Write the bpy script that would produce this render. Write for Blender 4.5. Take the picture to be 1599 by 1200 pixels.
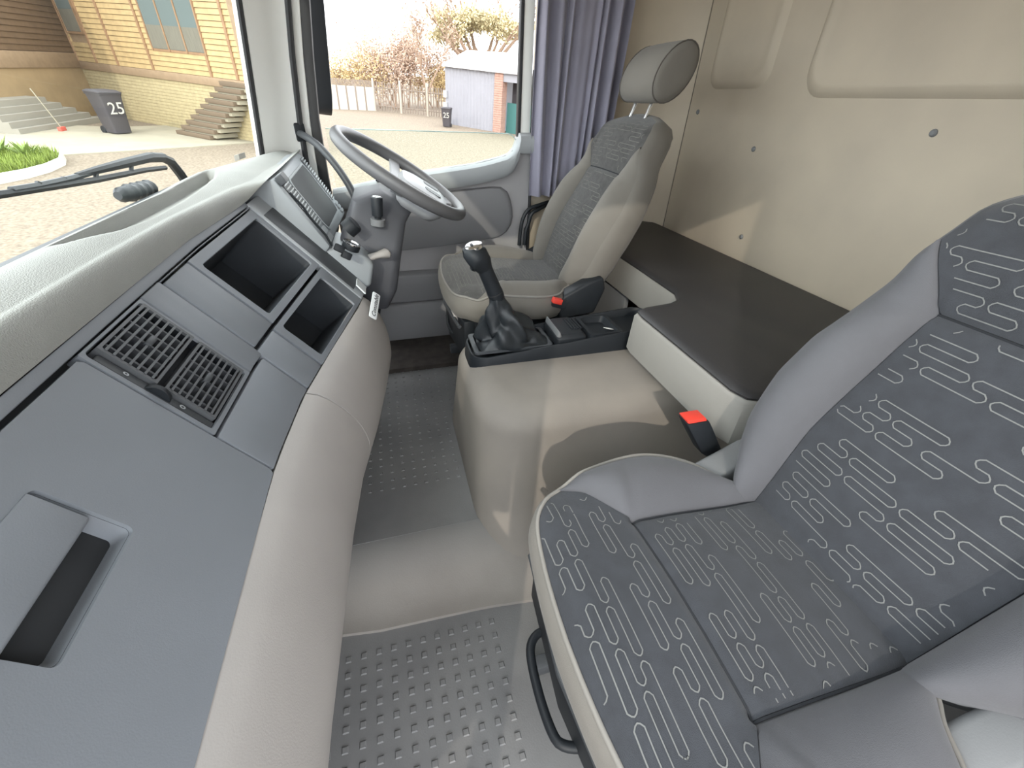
import bpy, bmesh, math, random
from mathutils import Vector, Matrix, Euler
random.seed(7)
S = bpy.context.scene
for o in list(bpy.data.objects): bpy.data.objects.remove(o)
COL = S.collection
PI = math.pi

# ---------------------------------------------------------------- camera
CAMZ = 1.1
F = 650.0; CX, CY = 799.5, 600.0
def _cd(x, y): return Vector((x-CX, -(y-CY), -F)).normalized()
_ex = _cd(580, 148); _up = -_cd(772, 1582); _up = (_up-_ex*_up.dot(_ex)).normalized(); _ey = _up.cross(_ex)
RW = Matrix((_ex, _ey, _up))            # world = RW @ camera axes
cam_d = bpy.data.cameras.new('camera'); cam = bpy.data.objects.new('camera', cam_d); COL.objects.link(cam)
cam.matrix_world = Matrix.Translation((0, 0, CAMZ)) @ RW.to_4x4()
cam_d.sensor_fit = 'HORIZONTAL'; cam_d.sensor_width = 36.0; cam_d.lens = 36.0*F/1599.0
cam_d.clip_start = 0.02; cam_d.clip_end = 500
S.camera = cam

# ---------------------------------------------------------------- light, sky, exposure
SUN_AZ, SUN_EL, SUN_E, SKY_E, EXPO = 25.0, 26.0, 0.50, 1.72, 1.62
w = bpy.data.worlds.new('sky'); S.world = w; w.use_nodes = True
bg = w.node_tree.nodes['Background']; bg.inputs[0].default_value = (0.93, 0.965, 1.0, 1); bg.inputs[1].default_value = SKY_E
sd = bpy.data.lights.new('sun', 'SUN'); sd.energy = SUN_E; sd.angle = math.radians(0.6); sd.color = (1.0, 0.92, 0.80)
sun = bpy.data.objects.new('sun', sd); COL.objects.link(sun)
_sv = Vector((-math.cos(math.radians(SUN_EL))*math.cos(math.radians(SUN_AZ)), math.cos(math.radians(SUN_EL))*math.sin(math.radians(SUN_AZ)), math.sin(math.radians(SUN_EL))))
sun.rotation_euler = _sv.to_track_quat('Z', 'Y').to_euler(); sun.location = _sv*30
S.view_settings.view_transform = 'Standard'; S.view_settings.look = 'None'
S.view_settings.exposure = EXPO; S.view_settings.gamma = 1.0; S.view_settings.use_curve_mapping = False

# ---------------------------------------------------------------- measuring helpers
def ray(px, py): return RW @ Vector((px-CX, -(py-CY), -F))
def P(px, py, X=None, Y=None, z=None):
    r = ray(px, py)
    t = X/r.x if X is not None else (Y/r.y if Y is not None else (z-CAMZ)/r.z)
    q = r*t; q.z += CAMZ
    return q
def interp(x, xs, ys):
    if x <= xs[0]: return ys[0]
    for i in range(1, len(xs)):
        if x <= xs[i]:
            t = (x-xs[i-1])/(xs[i]-xs[i-1]); return ys[i-1]+(ys[i]-ys[i-1])*t
    return ys[-1]
def smooth(a, b, x):
    t = max(0.0, min(1.0, (x-a)/(b-a))) if b != a else float(x > a)
    return t*t*(3-2*t)
def spline(pts, n, closed=False):
    """Catmull-Rom through pts, resampled evenly to n points"""
    pts = [Vector(p) for p in pts]; m = len(pts); out = []
    seg = m if closed else m-1
    for i in range(seg):
        p1, p2 = pts[i], pts[(i+1) % m]
        p0 = pts[(i-1) % m] if (closed or i > 0) else p1*2-p2
        p3 = pts[(i+2) % m] if (closed or i+2 < m) else p2*2-p1
        for k in range(12):
            t = k/12
            out.append(0.5*((2*p1)+(p2-p0)*t+(2*p0-5*p1+4*p2-p3)*t*t+(3*p1-p0-3*p2+p3)*t**3))
    out.append(pts[0].copy() if closed else pts[-1].copy())
    return resample(out, n, closed)
def resample(pts, n, closed=False):
    pts = [Vector(p) for p in pts]
    L = [0.0]
    for a, b in zip(pts, pts[1:]): L.append(L[-1]+(b-a).length)
    res = []; j = 0
    for i in range(n):
        d = L[-1]*i/(n if closed else n-1)
        while j < len(L)-2 and L[j+1] < d: j += 1
        t = (d-L[j])/max(1e-9, L[j+1]-L[j]); res.append(pts[j].lerp(pts[j+1], min(1, t)))
    return res
def rrect(w, h, r, n=5):
    """rounded rectangle outline, centred, counter-clockwise"""
    r = min(r, w/2-1e-5, h/2-1e-5); out = []
    for cx, cy, a in ((w/2-r, h/2-r, 0), (-w/2+r, h/2-r, 90), (-w/2+r, -h/2+r, 180), (w/2-r, -h/2+r, 270)):
        for k in range(n+1):
            t = math.radians(a+90*k/n); out.append((cx+r*math.cos(t), cy+r*math.sin(t)))
    return out

# ---------------------------------------------------------------- materials
MATS = {}
def mat(name, col, rough=0.6, bump=0.0, bscale=200.0, var=0.0, vscale=6.0, col2=None, metal=0.0, spec=0.5, stretch=None, sheen=0.0):
    if name in MATS: return MATS[name]
    m = bpy.data.materials.new(name); m.use_nodes = True; nt = m.node_tree; b = nt.nodes['Principled BSDF']
    b.inputs['Base Color'].default_value = (*col, 1); b.inputs['Roughness'].default_value = rough
    b.inputs['Metallic'].default_value = metal; b.inputs['Specular IOR Level'].default_value = spec
    if sheen: b.inputs['Sheen Weight'].default_value = sheen
    tc = nt.nodes.new('ShaderNodeTexCoord'); src = tc.outputs['Object']
    if stretch:
        mp = nt.nodes.new('ShaderNodeMapping'); mp.inputs['Scale'].default_value = stretch
        nt.links.new(src, mp.inputs['Vector']); src = mp.outputs['Vector']
    if var:
        n = nt.nodes.new('ShaderNodeTexNoise'); n.inputs['Scale'].default_value = vscale; n.inputs['Detail'].default_value = 5
        nt.links.new(src, n.inputs['Vector'])
        r = nt.nodes.new('ShaderNodeValToRGB'); c2 = col2 or tuple(c*(1-var) for c in col)
        r.color_ramp.elements[0].position = 0.32; r.color_ramp.elements[0].color = (*c2, 1)
        r.color_ramp.elements[1].position = 0.66; r.color_ramp.elements[1].color = (*col, 1)
        nt.links.new(n.outputs['Fac'], r.inputs['Fac']); nt.links.new(r.outputs['Color'], b.inputs['Base Color'])
    if bump:
        n2 = nt.nodes.new('ShaderNodeTexNoise'); n2.inputs['Scale'].default_value = bscale; n2.inputs['Detail'].default_value = 2
        nt.links.new(src, n2.inputs['Vector'])
        bp = nt.nodes.new('ShaderNodeBump'); bp.inputs['Strength'].default_value = bump; bp.inputs['Distance'].default_value = 0.002
        nt.links.new(n2.outputs['Fac'], bp.inputs['Height']); nt.links.new(bp.outputs['Normal'], b.inputs['Normal'])
    MATS[name] = m; return m
def ramp_mat():
    m = mat('floor_ramp_rubber', (0.29, 0.268, 0.245), 0.6, 0.15, 300, 0.2, 5, col2=(0.235, 0.214, 0.195)); nt = m.node_tree; b = nt.nodes['Principled BSDF']
    old = b.inputs['Base Color'].links[0].from_socket; tc = nt.nodes.new('ShaderNodeTexCoord'); sp = nt.nodes.new('ShaderNodeSeparateXYZ')
    r = nt.nodes.new('ShaderNodeValToRGB'); r.color_ramp.elements[0].position = .45; r.color_ramp.elements[1].position = .92  # fades from pale at the foot to floor grey at the top
    mx = nt.nodes.new('ShaderNodeMix'); mx.data_type = 'RGBA'; mx.inputs['B'].default_value = (0.195, 0.194, 0.192, 1)
    nt.links.new(tc.outputs['Generated'], sp.inputs[0]); nt.links.new(sp.outputs['X'], r.inputs['Fac']); nt.links.new(r.outputs['Color'], mx.inputs['Factor'])
    nt.links.new(old, mx.inputs['A']); nt.links.new(mx.outputs['Result'], b.inputs['Base Color']); return m
def glass_mat(name, tint=(0.93, 0.97, 0.95), k=1.0):
    m = bpy.data.materials.new(name); m.use_nodes = True; nt = m.node_tree
    nt.nodes.remove(nt.nodes['Principled BSDF']); out = nt.nodes['Material Output']
    t = nt.nodes.new('ShaderNodeBsdfTransparent'); t.inputs[0].default_value = (*tint, 1)
    g = nt.nodes.new('ShaderNodeBsdfGlossy'); g.inputs['Roughness'].default_value = 0.02
    fr = nt.nodes.new('ShaderNodeFresnel'); fr.inputs[0].default_value = 1.07
    mx = nt.nodes.new('ShaderNodeMixShader')
    nt.links.new(fr.outputs[0], mx.inputs[0]); nt.links.new(t.outputs[0], mx.inputs[1]); nt.links.new(g.outputs[0], mx.inputs[2])
    nt.links.new(mx.outputs[0], out.inputs[0]); MATS[name] = m; return m

M_PAD = mat('dash_pad_plastic', (0.345, 0.352, 0.33), 0.62, 0.6, 600, 0.10, 9)
M_FACE = mat('dash_face_plastic', (0.212, 0.229, 0.255), 0.55, 0.12, 700, 0.06, 7)
M_BOLST = mat('dash_bolster_plastic', (0.385, 0.36, 0.342), 0.55, 0.12, 500, 0.10, 5)
M_BLACK = mat('black_plastic', (0.016, 0.019, 0.023), 0.5, 0.1, 500, spec=0.3)
M_DARK = mat('dark_grey_plastic', (0.058, 0.063, 0.070), 0.5, 0.1, 500)
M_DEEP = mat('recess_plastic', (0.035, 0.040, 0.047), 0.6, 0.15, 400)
M_GROOVE = mat('panel_gap', (0.02, 0.022, 0.025), 0.8)
M_MID = mat('mid_grey_plastic', (0.17, 0.175, 0.18), 0.5, 0.1, 500)
M_SILVER = mat('silver_grey_plastic', (0.42, 0.45, 0.47), 0.33, 0.0, 100, 0.05, 20)
M_CHROME = mat('chrome', (0.75, 0.75, 0.75), 0.18, metal=1.0)
M_RED = mat('red_buckle_button', (0.75, 0.06, 0.04), 0.4)
M_WHITE = mat('white_pillar_trim', (0.90, 0.90, 0.86), 0.45, 0.05, 300)
M_SEAL = mat('black_rubber_seal', (0.028, 0.028, 0.03), 0.6, 0.1, 300)
M_WALL = mat('rear_wall_vinyl', (0.52, 0.45, 0.35), 0.6, 0.08, 350, 0.2, 3.5, col2=(0.44, 0.38, 0.30))
M_DOOR = mat('door_panel_plastic', (0.39, 0.38, 0.385), 0.6, 0.12, 500, 0.06, 4)
M_DOORIN = mat('door_inset_vinyl', (0.22, 0.218, 0.228), 0.55, 0.12, 500, 0.06, 5)
M_SEATP = mat('seat_plain_cloth', (0.104, 0.105, 0.116), 0.85, 0.25, 900, 0.08, 10, sheen=0.15)
M_SEATF = mat('seat_dark_cloth', (0.041, 0.045, 0.054), 0.9, 0.4, 900, 0.22, 40, sheen=0.2)
M_SEATB = mat('seat_beige_cloth', (0.215, 0.20, 0.18), 0.85, 0.25, 900, 0.10, 8, sheen=0.1)
M_DSEATB = mat('driver_seat_beige_cloth', (0.175, 0.162, 0.142), 0.85, 0.25, 900, 0.12, 8, sheen=0.1)
M_STITCH = mat('pale_stitching', (0.185, 0.19, 0.185), 0.8, 0.2, 900)
M_PIPE = mat('seat_piping', (0.25, 0.238, 0.218), 0.8)
M_SEAM = mat('seat_seam', (0.016, 0.018, 0.022), 0.9)
M_DSEATF = mat('driver_seat_cloth', (0.066, 0.064, 0.062), 0.9, 0.6, 600, 0.35, 60, sheen=0.2)
M_BUNK = mat('bunk_black_vinyl', (0.034, 0.033, 0.035), 0.5, 0.3, 600, 0.18, 5)
M_BUNKS = mat('bunk_beige_shell', (0.26, 0.25, 0.228), 0.6, 0.1, 400, 0.08, 5)
M_TUN = mat('tunnel_mat_rubber', (0.275, 0.247, 0.216), 0.75, 0.15, 300, 0.22, 4, col2=(0.22, 0.20, 0.18))
M_FLOOR = mat('floor_mat_rubber', (0.215, 0.214, 0.213), 0.85, 0.2, 300, 0.25, 5, col2=(0.16, 0.16, 0.162))
M_FLOORL = ramp_mat()
M_CARPET = mat('driver_floor_carpet', (0.055, 0.046, 0.040), 0.95, 0.6, 300, 0.4, 25)
M_LEATH = mat('black_leatherette', (0.020, 0.024, 0.028), 0.38, 0.3, 500)
M_CURT = mat('blue_curtain_cloth', (0.275, 0.265, 0.335), 0.85, 0.3, 900, 0.12, 6, sheen=0.3)
M_HEAD = mat('headliner', (0.55, 0.52, 0.46), 0.8, 0.1, 300)
M_WHEEL = mat('steering_rim_leather', (0.11, 0.11, 0.116), 0.42, 0.2, 600)
M_HUB = mat('steering_hub_plastic', (0.36, 0.37, 0.39), 0.4, 0.1, 500)
M_COL = mat('column_shroud_plastic', (0.07, 0.072, 0.082), 0.5, 0.12, 500)
M_GLASS = glass_mat('clear_glass')
M_EDGE = mat('glass_edge', (0.55, 0.66, 0.63), 0.2)

# ---------------------------------------------------------------- mesh builder
ROOT = {}
class MB:
    def __init__(s): s.v = []; s.f = []
    def add(s, vs, fs):
        o = len(s.v); s.v += [Vector(p) for p in vs]; s.f += [tuple(i+o for i in q) for q in fs]; return s
    def box(s, c, d, rot=None):
        c = Vector(c); R = rot if isinstance(rot, Matrix) else (Euler(rot).to_matrix() if rot else Matrix.Identity(3))
        vs = [c+R @ Vector((x*d[0]/2, y*d[1]/2, z*d[2]/2)) for x in (-1, 1) for y in (-1, 1) for z in (-1, 1)]
        return s.add(vs, [(0, 1, 3, 2), (4, 6, 7, 5), (0, 4, 5, 1), (2, 3, 7, 6), (0, 2, 6, 4), (1, 5, 7, 3)])
    def loft(s, rings, closed=True, cap0=True, cap1=True):
        n = len(rings[0]); vs = [p for r in rings for p in r]; fs = []
        for i in range(len(rings)-1):
            for k in range(n if closed else n-1):
                a = i*n+k; b = i*n+(k+1) % n; fs.append((a, b, b+n, a+n))
        if closed and cap0: fs.append(tuple(range(n-1, -1, -1)))
        if closed and cap1: fs.append(tuple((len(rings)-1)*n+k for k in range(n)))
        return s.add(vs, fs)
    def grid(s, fn, nu, nv):
        return s.loft([[fn(i/(nu-1), j/(nv-1)) for j in range(nv)] for i in range(nu)], closed=False)
    def tube(s, path, r, n=8, cap=True, flat=None):
        path = [Vector(p) for p in path]; m = len(path); rings = []
        up = None
        for i, p in enumerate(path):
            d = (path[min(i+1, m-1)]-path[max(i-1, 0)]).normalized()
            if up is None: up = Vector((0, 0, 1)) if abs(d.z) < 0.9 else Vector((0, 1, 0))
            a = d.cross(up).normalized(); b = a.cross(d).normalized(); up = b
            rr = r[i] if isinstance(r, (list, tuple)) else r
            f2 = flat or 1.0
            rings.append([p+a*(math.cos(2*PI*k/n)*rr)+b*(math.sin(2*PI*k/n)*rr*f2) for k in range(n)])
        return s.loft(rings, True, cap, cap)
    def lathe(s, prof, c, axis=(0, 0, 1), n=20, xdir=None):
        ax = Vector(axis).normalized(); x = Vector(xdir) if xdir else (Vector((1, 0, 0)) if abs(ax.x) < 0.9 else Vector((0, 1, 0)))
        x = (x-ax*x.dot(ax)).normalized(); y = ax.cross(x); c = Vector(c)
        return s.loft([[c+ax*h+(x*math.cos(2*PI*k/n)+y*math.sin(2*PI*k/n))*max(r, 1e-5) for k in range(n)] for r, h in prof])
    def prism(s, poly, d):
        d = Vector(d); a = [Vector(p) for p in poly]
        return s.loft([a, [p+d for p in a]])
    def build(s, name, m, parent=None, bev=0.0, segs=2, ang=35, origin=None, kind=None, flatsh=False):
        root = None
        if parent is not None: root = ROOT[parent.name]
        if parent is None:
            if origin is None:
                xs = [p.x for p in s.v]; ys = [p.y for p in s.v]; zs = [p.z for p in s.v]
                origin = Vector(((min(xs)+max(xs))/2, (min(ys)+max(ys))/2, min(zs)))
            root = Vector(origin)
        me = bpy.data.meshes.new(name)
        bm = bmesh.new(); bv = [bm.verts.new(p-root) for p in s.v]
        for q in s.f:
            try: bm.faces.new([bv[i] for i in q])
            except ValueError: pass
        bmesh.ops.remove_doubles(bm, verts=bm.verts, dist=1e-6)
        bmesh.ops.recalc_face_normals(bm, faces=bm.faces)
        if bev:
            ed = [e for e in bm.edges if len(e.link_faces) == 2 and e.calc_face_angle(0) > math.radians(28)]
            bmesh.ops.bevel(bm, geom=ed, offset=bev, segments=segs, profile=0.5, affect='EDGES', clamp_overlap=True)
        bm.to_mesh(me); bm.free()
        if not flatsh:
            for p in me.polygons: p.use_smooth = True
            me.set_sharp_from_angle(angle=math.radians(ang))
        if m: me.materials.append(m)
        o = bpy.data.objects.new(name, me); COL.objects.link(o)
        if parent is None: o.location = root
        else: o.parent = parent
        ROOT[o.name] = root
        if kind: o['kind'] = kind
        return o
def thing(name, loc, label, cat, group=None, kind=None):
    o = bpy.data.objects.new(name, None); COL.objects.link(o); o.location = loc; o.empty_display_size = 0.1
    ROOT[o.name] = Vector(loc); tag(o, label, cat, group, kind); return o
def tag(o, label=None, cat=None, group=None, kind=None):
    if label: o['label'] = label
    if cat: o['category'] = cat
    if group: o['group'] = group
    if kind: o['kind'] = kind
    return o
def inst(src, loc, parent, rot=None):
    """another part sharing the mesh of src; loc in world"""
    o = src.copy(); COL.objects.link(o); o.parent = parent; o.location = Vector(loc)-ROOT[parent.name]
    if rot: o.rotation_euler = rot
    ROOT[o.name] = ROOT[parent.name]; return o
def piece(mb, name, m, parent, loc, **k):
    """part whose own mesh is centred on its own origin, put at world loc, ready to be copied with inst"""
    ROOT['_z'] = Vector((0, 0, 0))
    class _p: name = '_z'
    o = mb.build(name, m, None, origin=(0, 0, 0), **k); o.parent = parent; o.location = Vector(loc)-ROOT[parent.name]
    ROOT[o.name] = ROOT[parent.name]; return o
def text_mb(txt, size, ex=0.0008, shear=0.0):
    cu = bpy.data.curves.new('lettering', 'FONT'); cu.body = txt; cu.size = size; cu.extrude = ex; cu.shear = shear
    cu.align_x = 'CENTER'; cu.align_y = 'CENTER'; cu.resolution_u = 3
    o = bpy.data.objects.new('lettering', cu); COL.objects.link(o)
    dg = bpy.context.evaluated_depsgraph_get(); me = bpy.data.meshes.new_from_object(o.evaluated_get(dg))
    mb = MB(); mb.add([v.co.copy() for v in me.vertices], [tuple(p.vertices) for p in me.polygons])
    bpy.data.objects.remove(o); bpy.data.meshes.remove(me); return mb
def xf(mb, M):
    mb.v = [M @ p for p in mb.v]; return mb
def frame(o, x, y, z=None):
    """4x4 with the given origin and x, y axes"""
    x = Vector(x).normalized(); y = Vector(y); y = (y-x*y.dot(x)).normalized(); z = x.cross(y)
    m = Matrix((x, y, z)).transposed().to_4x4(); m.translation = Vector(o); return m

# ================================================================ THE CAB SHELL
XL, XR, YB = -0.24, 1.95, -1.30
# ---- floor
def edge_x(y): return interp(y, [-0.3, -0.12, 0.0, 0.15, 0.3], [0.535, 0.555, 0.56, 0.565, 0.585])
fl = tag(MB().box((0.85, -0.35, -0.02), (2.26, 2.0, 0.04)).build('floor', M_FLOOR), 'dark grey studded rubber floor mat of the cab', kind='structure')
def ramp(u, v):
    y = -0.62+u*1.2; x0 = edge_x(y); t = v
    x = x0+t*0.21; z = 0.012+0.088*smooth(0, 1, t)
    return Vector((x, y, z))
mb = MB(); nu, nv = 26, 12
top = [[ramp(i/(nu-1), j/(nv-1)) for j in range(nv)] for i in range(nu)]
rings = [r+[Vector((r[-1].x, r[-1].y, 0.0)), Vector((r[0].x, r[0].y, 0.0))] for r in top]
mb.loft(rings); tag(mb.build('floor_ramp', M_FLOORL, fl, ang=50), 'pale rubber slope between the two floor levels')
mb = MB().box((1.19, -0.02, 0.05), (0.86, 1.2, 0.1)); mb.build('raised_floor', M_FLOOR, fl)
mb = MB().box((1.80, -0.35, 0.06), (0.40, 1.9, 0.12)); tag(mb.build('driver_carpet', M_CARPET, fl), 'dark brown carpet at the driver side')
# raised square studs
def stud_mb(s, h):
    return MB().loft([[Vector((a*s, b*s, 0)) for a, b in ((-1, -1), (1, -1), (1, 1), (-1, 1))], [Vector((a*s*.72, b*s*.72, h)) for a, b in ((-1, -1), (1, -1), (1, 1), (-1, 1))]])
st = None
for i in range(12):
    for j in range(13):
        x = 0.520-0.0342*i; y = 0.292-0.0345*j
        if x > edge_x(y)-0.02 or x < 0.12: continue
        loc = (x, y, 0.0)
        if st is None: st = piece(stud_mb(0.0068, 0.0030), 'stud', M_FLOOR, fl, loc, flatsh=True)
        else: inst(st, loc, fl)
mb = MB()
for i in range(24):
    for j in range(11):
        x = 0.80+0.0345*i; y = 0.16-0.034*j
        if 0.93 < x < 1.60:
            q = stud_mb(0.005, 0.003); q.v = [p+Vector((x, y, 0.1)) for p in q.v]; mb.add(q.v, q.f)
mb.build('far_studs', M_FLOOR, fl, kind='stuff', flatsh=True)

# ---- engine tunnel cover
def tun_ring(z, fil):
    k = min(z/0.36, 1.0)
    x0 = 0.615+0.15*k+fil; x1 = 1.36-0.07*k-fil; y1 = -0.125-0.035*k-fil; y0 = -1.2
    r = 0.13; out = []
    for cx, cy, a in ((x1-r, y1-r, 0), (x0+r*1.1, y1-r*1.1, 90)):
        rr = r if a == 0 else r*1.1
        for q in range(9):
            t = math.radians(a+90*q/8); out.append(Vector((cx+rr*math.cos(t), cy+rr*math.sin(t), z)))
    out += [Vector((x0, y0, z)), Vector((x1, y0, z))]
    return out
rings = [tun_ring(z, 0) for z in (0, 0.04, 0.12, 0.2, 0.28, 0.34, 0.37)]
for q in range(1, 8):
    a = PI/2*q/7; rings.append(tun_ring(0.37+0.07*math.sin(a), 0.075*(1-math.cos(a))))
tag(MB().loft(rings).build('engine_tunnel', M_TUN, ang=60), 'beige grey moulded engine tunnel cover between the two seats', 'engine cover')

# ---- bunk shelf behind the seats
def bunk_outline(off, z):
    pts = [(1.95, -1.298), (XL+.01, -1.298), (XL+.01, -0.84+off*0), (0.44, -0.84), (0.485, -0.82), (0.50, -0.78), (0.512, -0.70), (0.53, -0.662), (0.57, -0.648),
           (0.94, -0.648), (0.975, -0.655), (0.992, -0.69), (1.005, -0.78), (1.025, -0.82), (1.07, -0.842), (1.3, -0.848), (1.95, -0.85)]
    n = len(pts); out = []
    for i in range(n):
        p = Vector(pts[i]); a = Vector(pts[i-1]); b = Vector(pts[(i+1) % n])
        t = (b-a).normalized(); nrm = Vector((-t.y, t.x)); q = p+nrm*off
        out.append(Vector((q.x, min(max(q.y, -1.298), 0), z)))
    return out
ZB = CAMZ-0.49
bk = thing('bunk_shelf', (0.85, -1.0, ZB-0.14), 'L-shaped bunk shelf with black vinyl top and beige rim behind the seats', 'bunk')
MB().loft([bunk_outline(-0.012, ZB-0.135), bunk_outline(0.004, ZB-0.125), bunk_outline(0.0, ZB-0.02), bunk_outline(-0.006, ZB-0.012)]).build('rim_shell', M_BUNKS, bk, ang=40)
MB().loft([bunk_outline(-0.010, ZB-0.014), bunk_outline(-0.007, ZB-0.006), bunk_outline(-0.012, ZB-0.001), bunk_outline(-0.03, ZB+0.004)]).build('padded_top', M_BUNK, bk, ang=40)
mb = MB().box((1.66, -0.872, 0.31), (0.58, 0.02, 0.40)); mb.build('base_panel', M_MID, bk, bev=.004)

# ---- walls
wb = tag(MB().box((0.80, YB-0.02, 0.92), (2.12, 0.04, 1.90)).build('wall_rear', M_WALL), 'scuffed beige vinyl rear wall of the cab', kind='structure')
def wall_panel(x0, x1, z0, z1, r, y0, d, name):
    pts = rrect(x1-x0, z1-z0, r, 6); cx, cz = (x0+x1)/2, (z0+z1)/2
    def ring(y, off):
        k = [(px*(1-2*off/(x1-x0)), pz*(1-2*off/(z1-z0))) for px, pz in pts]
        return [Vector((cx+a, y, cz+b)) for a, b in k]
    return MB().loft([ring(y0-.002, -0.028), ring(y0+d*.35, -0.02), ring(y0+d, -0.004), ring(y0+d*1.0, 0.006), ring(y0+d*.78, 0.016), ring(y0+d*.72, 0.03)]).build(name, M_WALL, wb, ang=50)
wall_panel(-0.15, 1.27, 1.155, 1.74, 0.07, YB, 0.016, 'moulded_panel')
wall_panel(1.47, 1.735, 1.18, 1.74, 0.05, YB, 0.012, 'moulded_panel')
cap = None
for px, py in ((1090, 175), (1177, 233), (1158, 370), (1458, 208)):
    loc = P(px, py, Y=YB); loc.y = YB
    if cap is None: cap = piece(MB().lathe([(0.009, 0), (0.0085, 0.003), (0.005, 0.006), (0.0, 0.0065)], (0, 0, 0), (0, 1, 0), 12), 'screw_cap', M_MID, wb, loc)
    else: inst(cap, loc, wb)
# corner panel and side wall behind the driver door
wr = tag(MB().loft([[Vector((1.852, YB-.003, z)), Vector((1.90, -1.27, z)), Vector((1.945, -1.20, z)), Vector((1.965, -1.08, z)), Vector((1.965, -0.64, z)), Vector((2.0, -0.64, z)), Vector((2.0, -1.34, z)), Vector((1.852, -1.34, z))] for z in (0.0, 1.87)]).build('wall_right', M_WALL, ang=50), 'beige corner trim panel beside the blue curtain', kind='structure')
MB().tube([Vector((1.85, YB+.001, 0.55)), Vector((1.85, YB+.001, 1.86))], 0.0018, 6).build('seam', mat('wall_seam', (.16, .14, .12), .9), wr)
tag(MB().box((0.86, -0.42, 1.88), (2.3, 1.86, 0.04)).build('ceiling', M_HEAD), 'pale cab roof lining', kind='structure')
tag(MB().box((0.86, 0.62, 0.40), (2.26, 0.03, 0.90)).build('wall_front', M_DARK), 'dark bulkhead below the windscreen', kind='structure')

# ---- windscreen
def ws(x, z): 
    u = (x-0.855)/1.04; return 0.60-0.185*abs(u)**3.2-0.125*(z-0.90)
w1 = thing('window_1', (0.85, 0.6, 0.84), 'wide windscreen looking out on the yard and the wooden house', None, kind='structure')
N = 40; rings = []
for side, off in ((0, 0.0), (1, 0.005)):
    pass
mb = MB()
mb.loft([[Vector((-0.19+2.085*i/(N-1), ws(-0.19+2.085*i/(N-1), z), z)) for i in range(N)] for z in (0.83, 1.05, 1.3, 1.55, 1.78)], closed=False)
mb.build('pane', M_GLASS, w1, ang=80)
mb = MB().tube([Vector((x, ws(x, 0.845)-.005, 0.842)) for x in [-0.19+2.085*i/(N-1) for i in range(N)]], 0.012, 8); mb.build('lower_seal', mat('glass_base_seal', (0.10, 0.13, 0.13), 0.4), w1)
mb = MB().tube([Vector((1.888, ws(1.895, z)-.006, z)) for z in (0.83, 1.1, 1.4, 1.78)], 0.0095, 8); mb.build('side_seal', M_SEAL, w1)
mb = MB().box((0.855, 0.47, 1.80), (2.2, 0.10, 0.13)); mb.build('header', M_HEAD, w1, bev=.01)
# ---- pillars (white trims)
def pillar(xa, name, lab, s):
    ys_ = lambda z: interp(z, [.7, .83, .99, 1.2, 1.35, 1.87], [.278, .276, .267, .243, .220, .14])
    def sec(z):
        X = lambda x: xa+s*(x-1.95)
        y0 = ws(1.90, z); y1 = ys_(z)+.008
        return [Vector((X(1.885), y0-0.016, z)), Vector((X(1.905), y0-0.05, z)), Vector((X(1.925), y1+0.05, z)), Vector((X(1.935), y1, z)), Vector((X(1.99), y1, z)), Vector((X(1.99), y0+.03, z)), Vector((X(1.90), y0+.02, z))]
    o = tag(MB().loft([sec(z) for z in (0.70, 1.0, 1.3, 1.6, 1.87)]).build(name, M_WHITE, ang=50), lab, kind='structure')
    X = lambda x: xa+s*(x-1.95)
    MB().tube([Vector((X(1.936), ys_(z), z)) for z in (0.70, .83, 1.0, 1.2, 1.4, 1.87)], 0.010, 8).build('door_seal', M_SEAL, o)
    MB().loft([[Vector((X(a), ys_(z)+b, z)) for a, b in ((1.948, -.034), (1.99, -.034), (1.99, 0), (1.948, 0))] for z in (.70, .83, 1.0, 1.2, 1.4, 1.87)]).build('door_jamb', M_WHITE, o, bev=.004)
    return o
p1 = pillar(1.95, 'trim_1', 'white windscreen pillar trim at the driver side', 1)
p2 = pillar(-0.24, 'trim_2', 'white windscreen pillar trim at the passenger side', -1)

# ---- driver door
d1 = thing('door_1', (1.95, -0.2, 0.1), 'grey driver door with dark inset panel and lowered window', None, kind='structure')
sill = [(-0.640, 0.986), (-0.572, 0.986), (-0.566, 0.955), (-0.556, 0.93), (-0.535, 0.908), (-0.50, 0.896), (-0.38, 0.870), (-0.164, 0.843), (0.0, 0.816), (0.136, 0.789), (0.20, 0.779)]
mb = MB().prism([(XR, -0.640, 0.1)]+[(XR, y, z) for y, z in sill]+[(XR, 0.20, 0.1)], (0.035, 0, 0)); mb.build('door_skin', M_DOOR, d1)
prof = [(0.0, 0.0), (-0.022, -0.002), (-0.040, -0.010), (-0.046, -0.024), (-0.044, -0.062), (-0.036, -0.074), (0.0, -0.078)]
sl = [Vector((0, y, z)) for y, z in sill]
sl = [sl[0], sl[1]]+spline(sl[1:], 24)[1:]
mb = MB().loft([[Vector((XR+a+0.002, p.y, p.z+b)) for a, b in prof] for p in sl]); mb.build('sill_ledge', mat('door_sill_plastic', (0.34, 0.355, 0.365), 0.5, 0.1, 400), d1, ang=40)
ins = spline([(0.16, 0.735), (-0.10, 0.755), (-0.32, 0.772), (-0.47, 0.782), (-0.525, 0.765), (-0.552, 0.70), (-0.556, 0.64), (-0.53, 0.59), (-0.47, 0.565), (-0.2, 0.535), (0.16, 0.515)], 44)
ins = [Vector(p) for p in ins]
c0 = Vector((-0.2, 0.65))
def insring(x, k): return [Vector((x, c0.x+(p.x-c0.x)*k, c0.y+(p.y-c0.y)*k)) for p in ins]
MB().loft([insring(XR+.002, 1.0), insring(XR-.012, 0.99), insring(XR-.022, 0.965), insring(XR-.024, 0.93)]).build('inset_panel', M_DOORIN, d1, ang=40)
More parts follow.
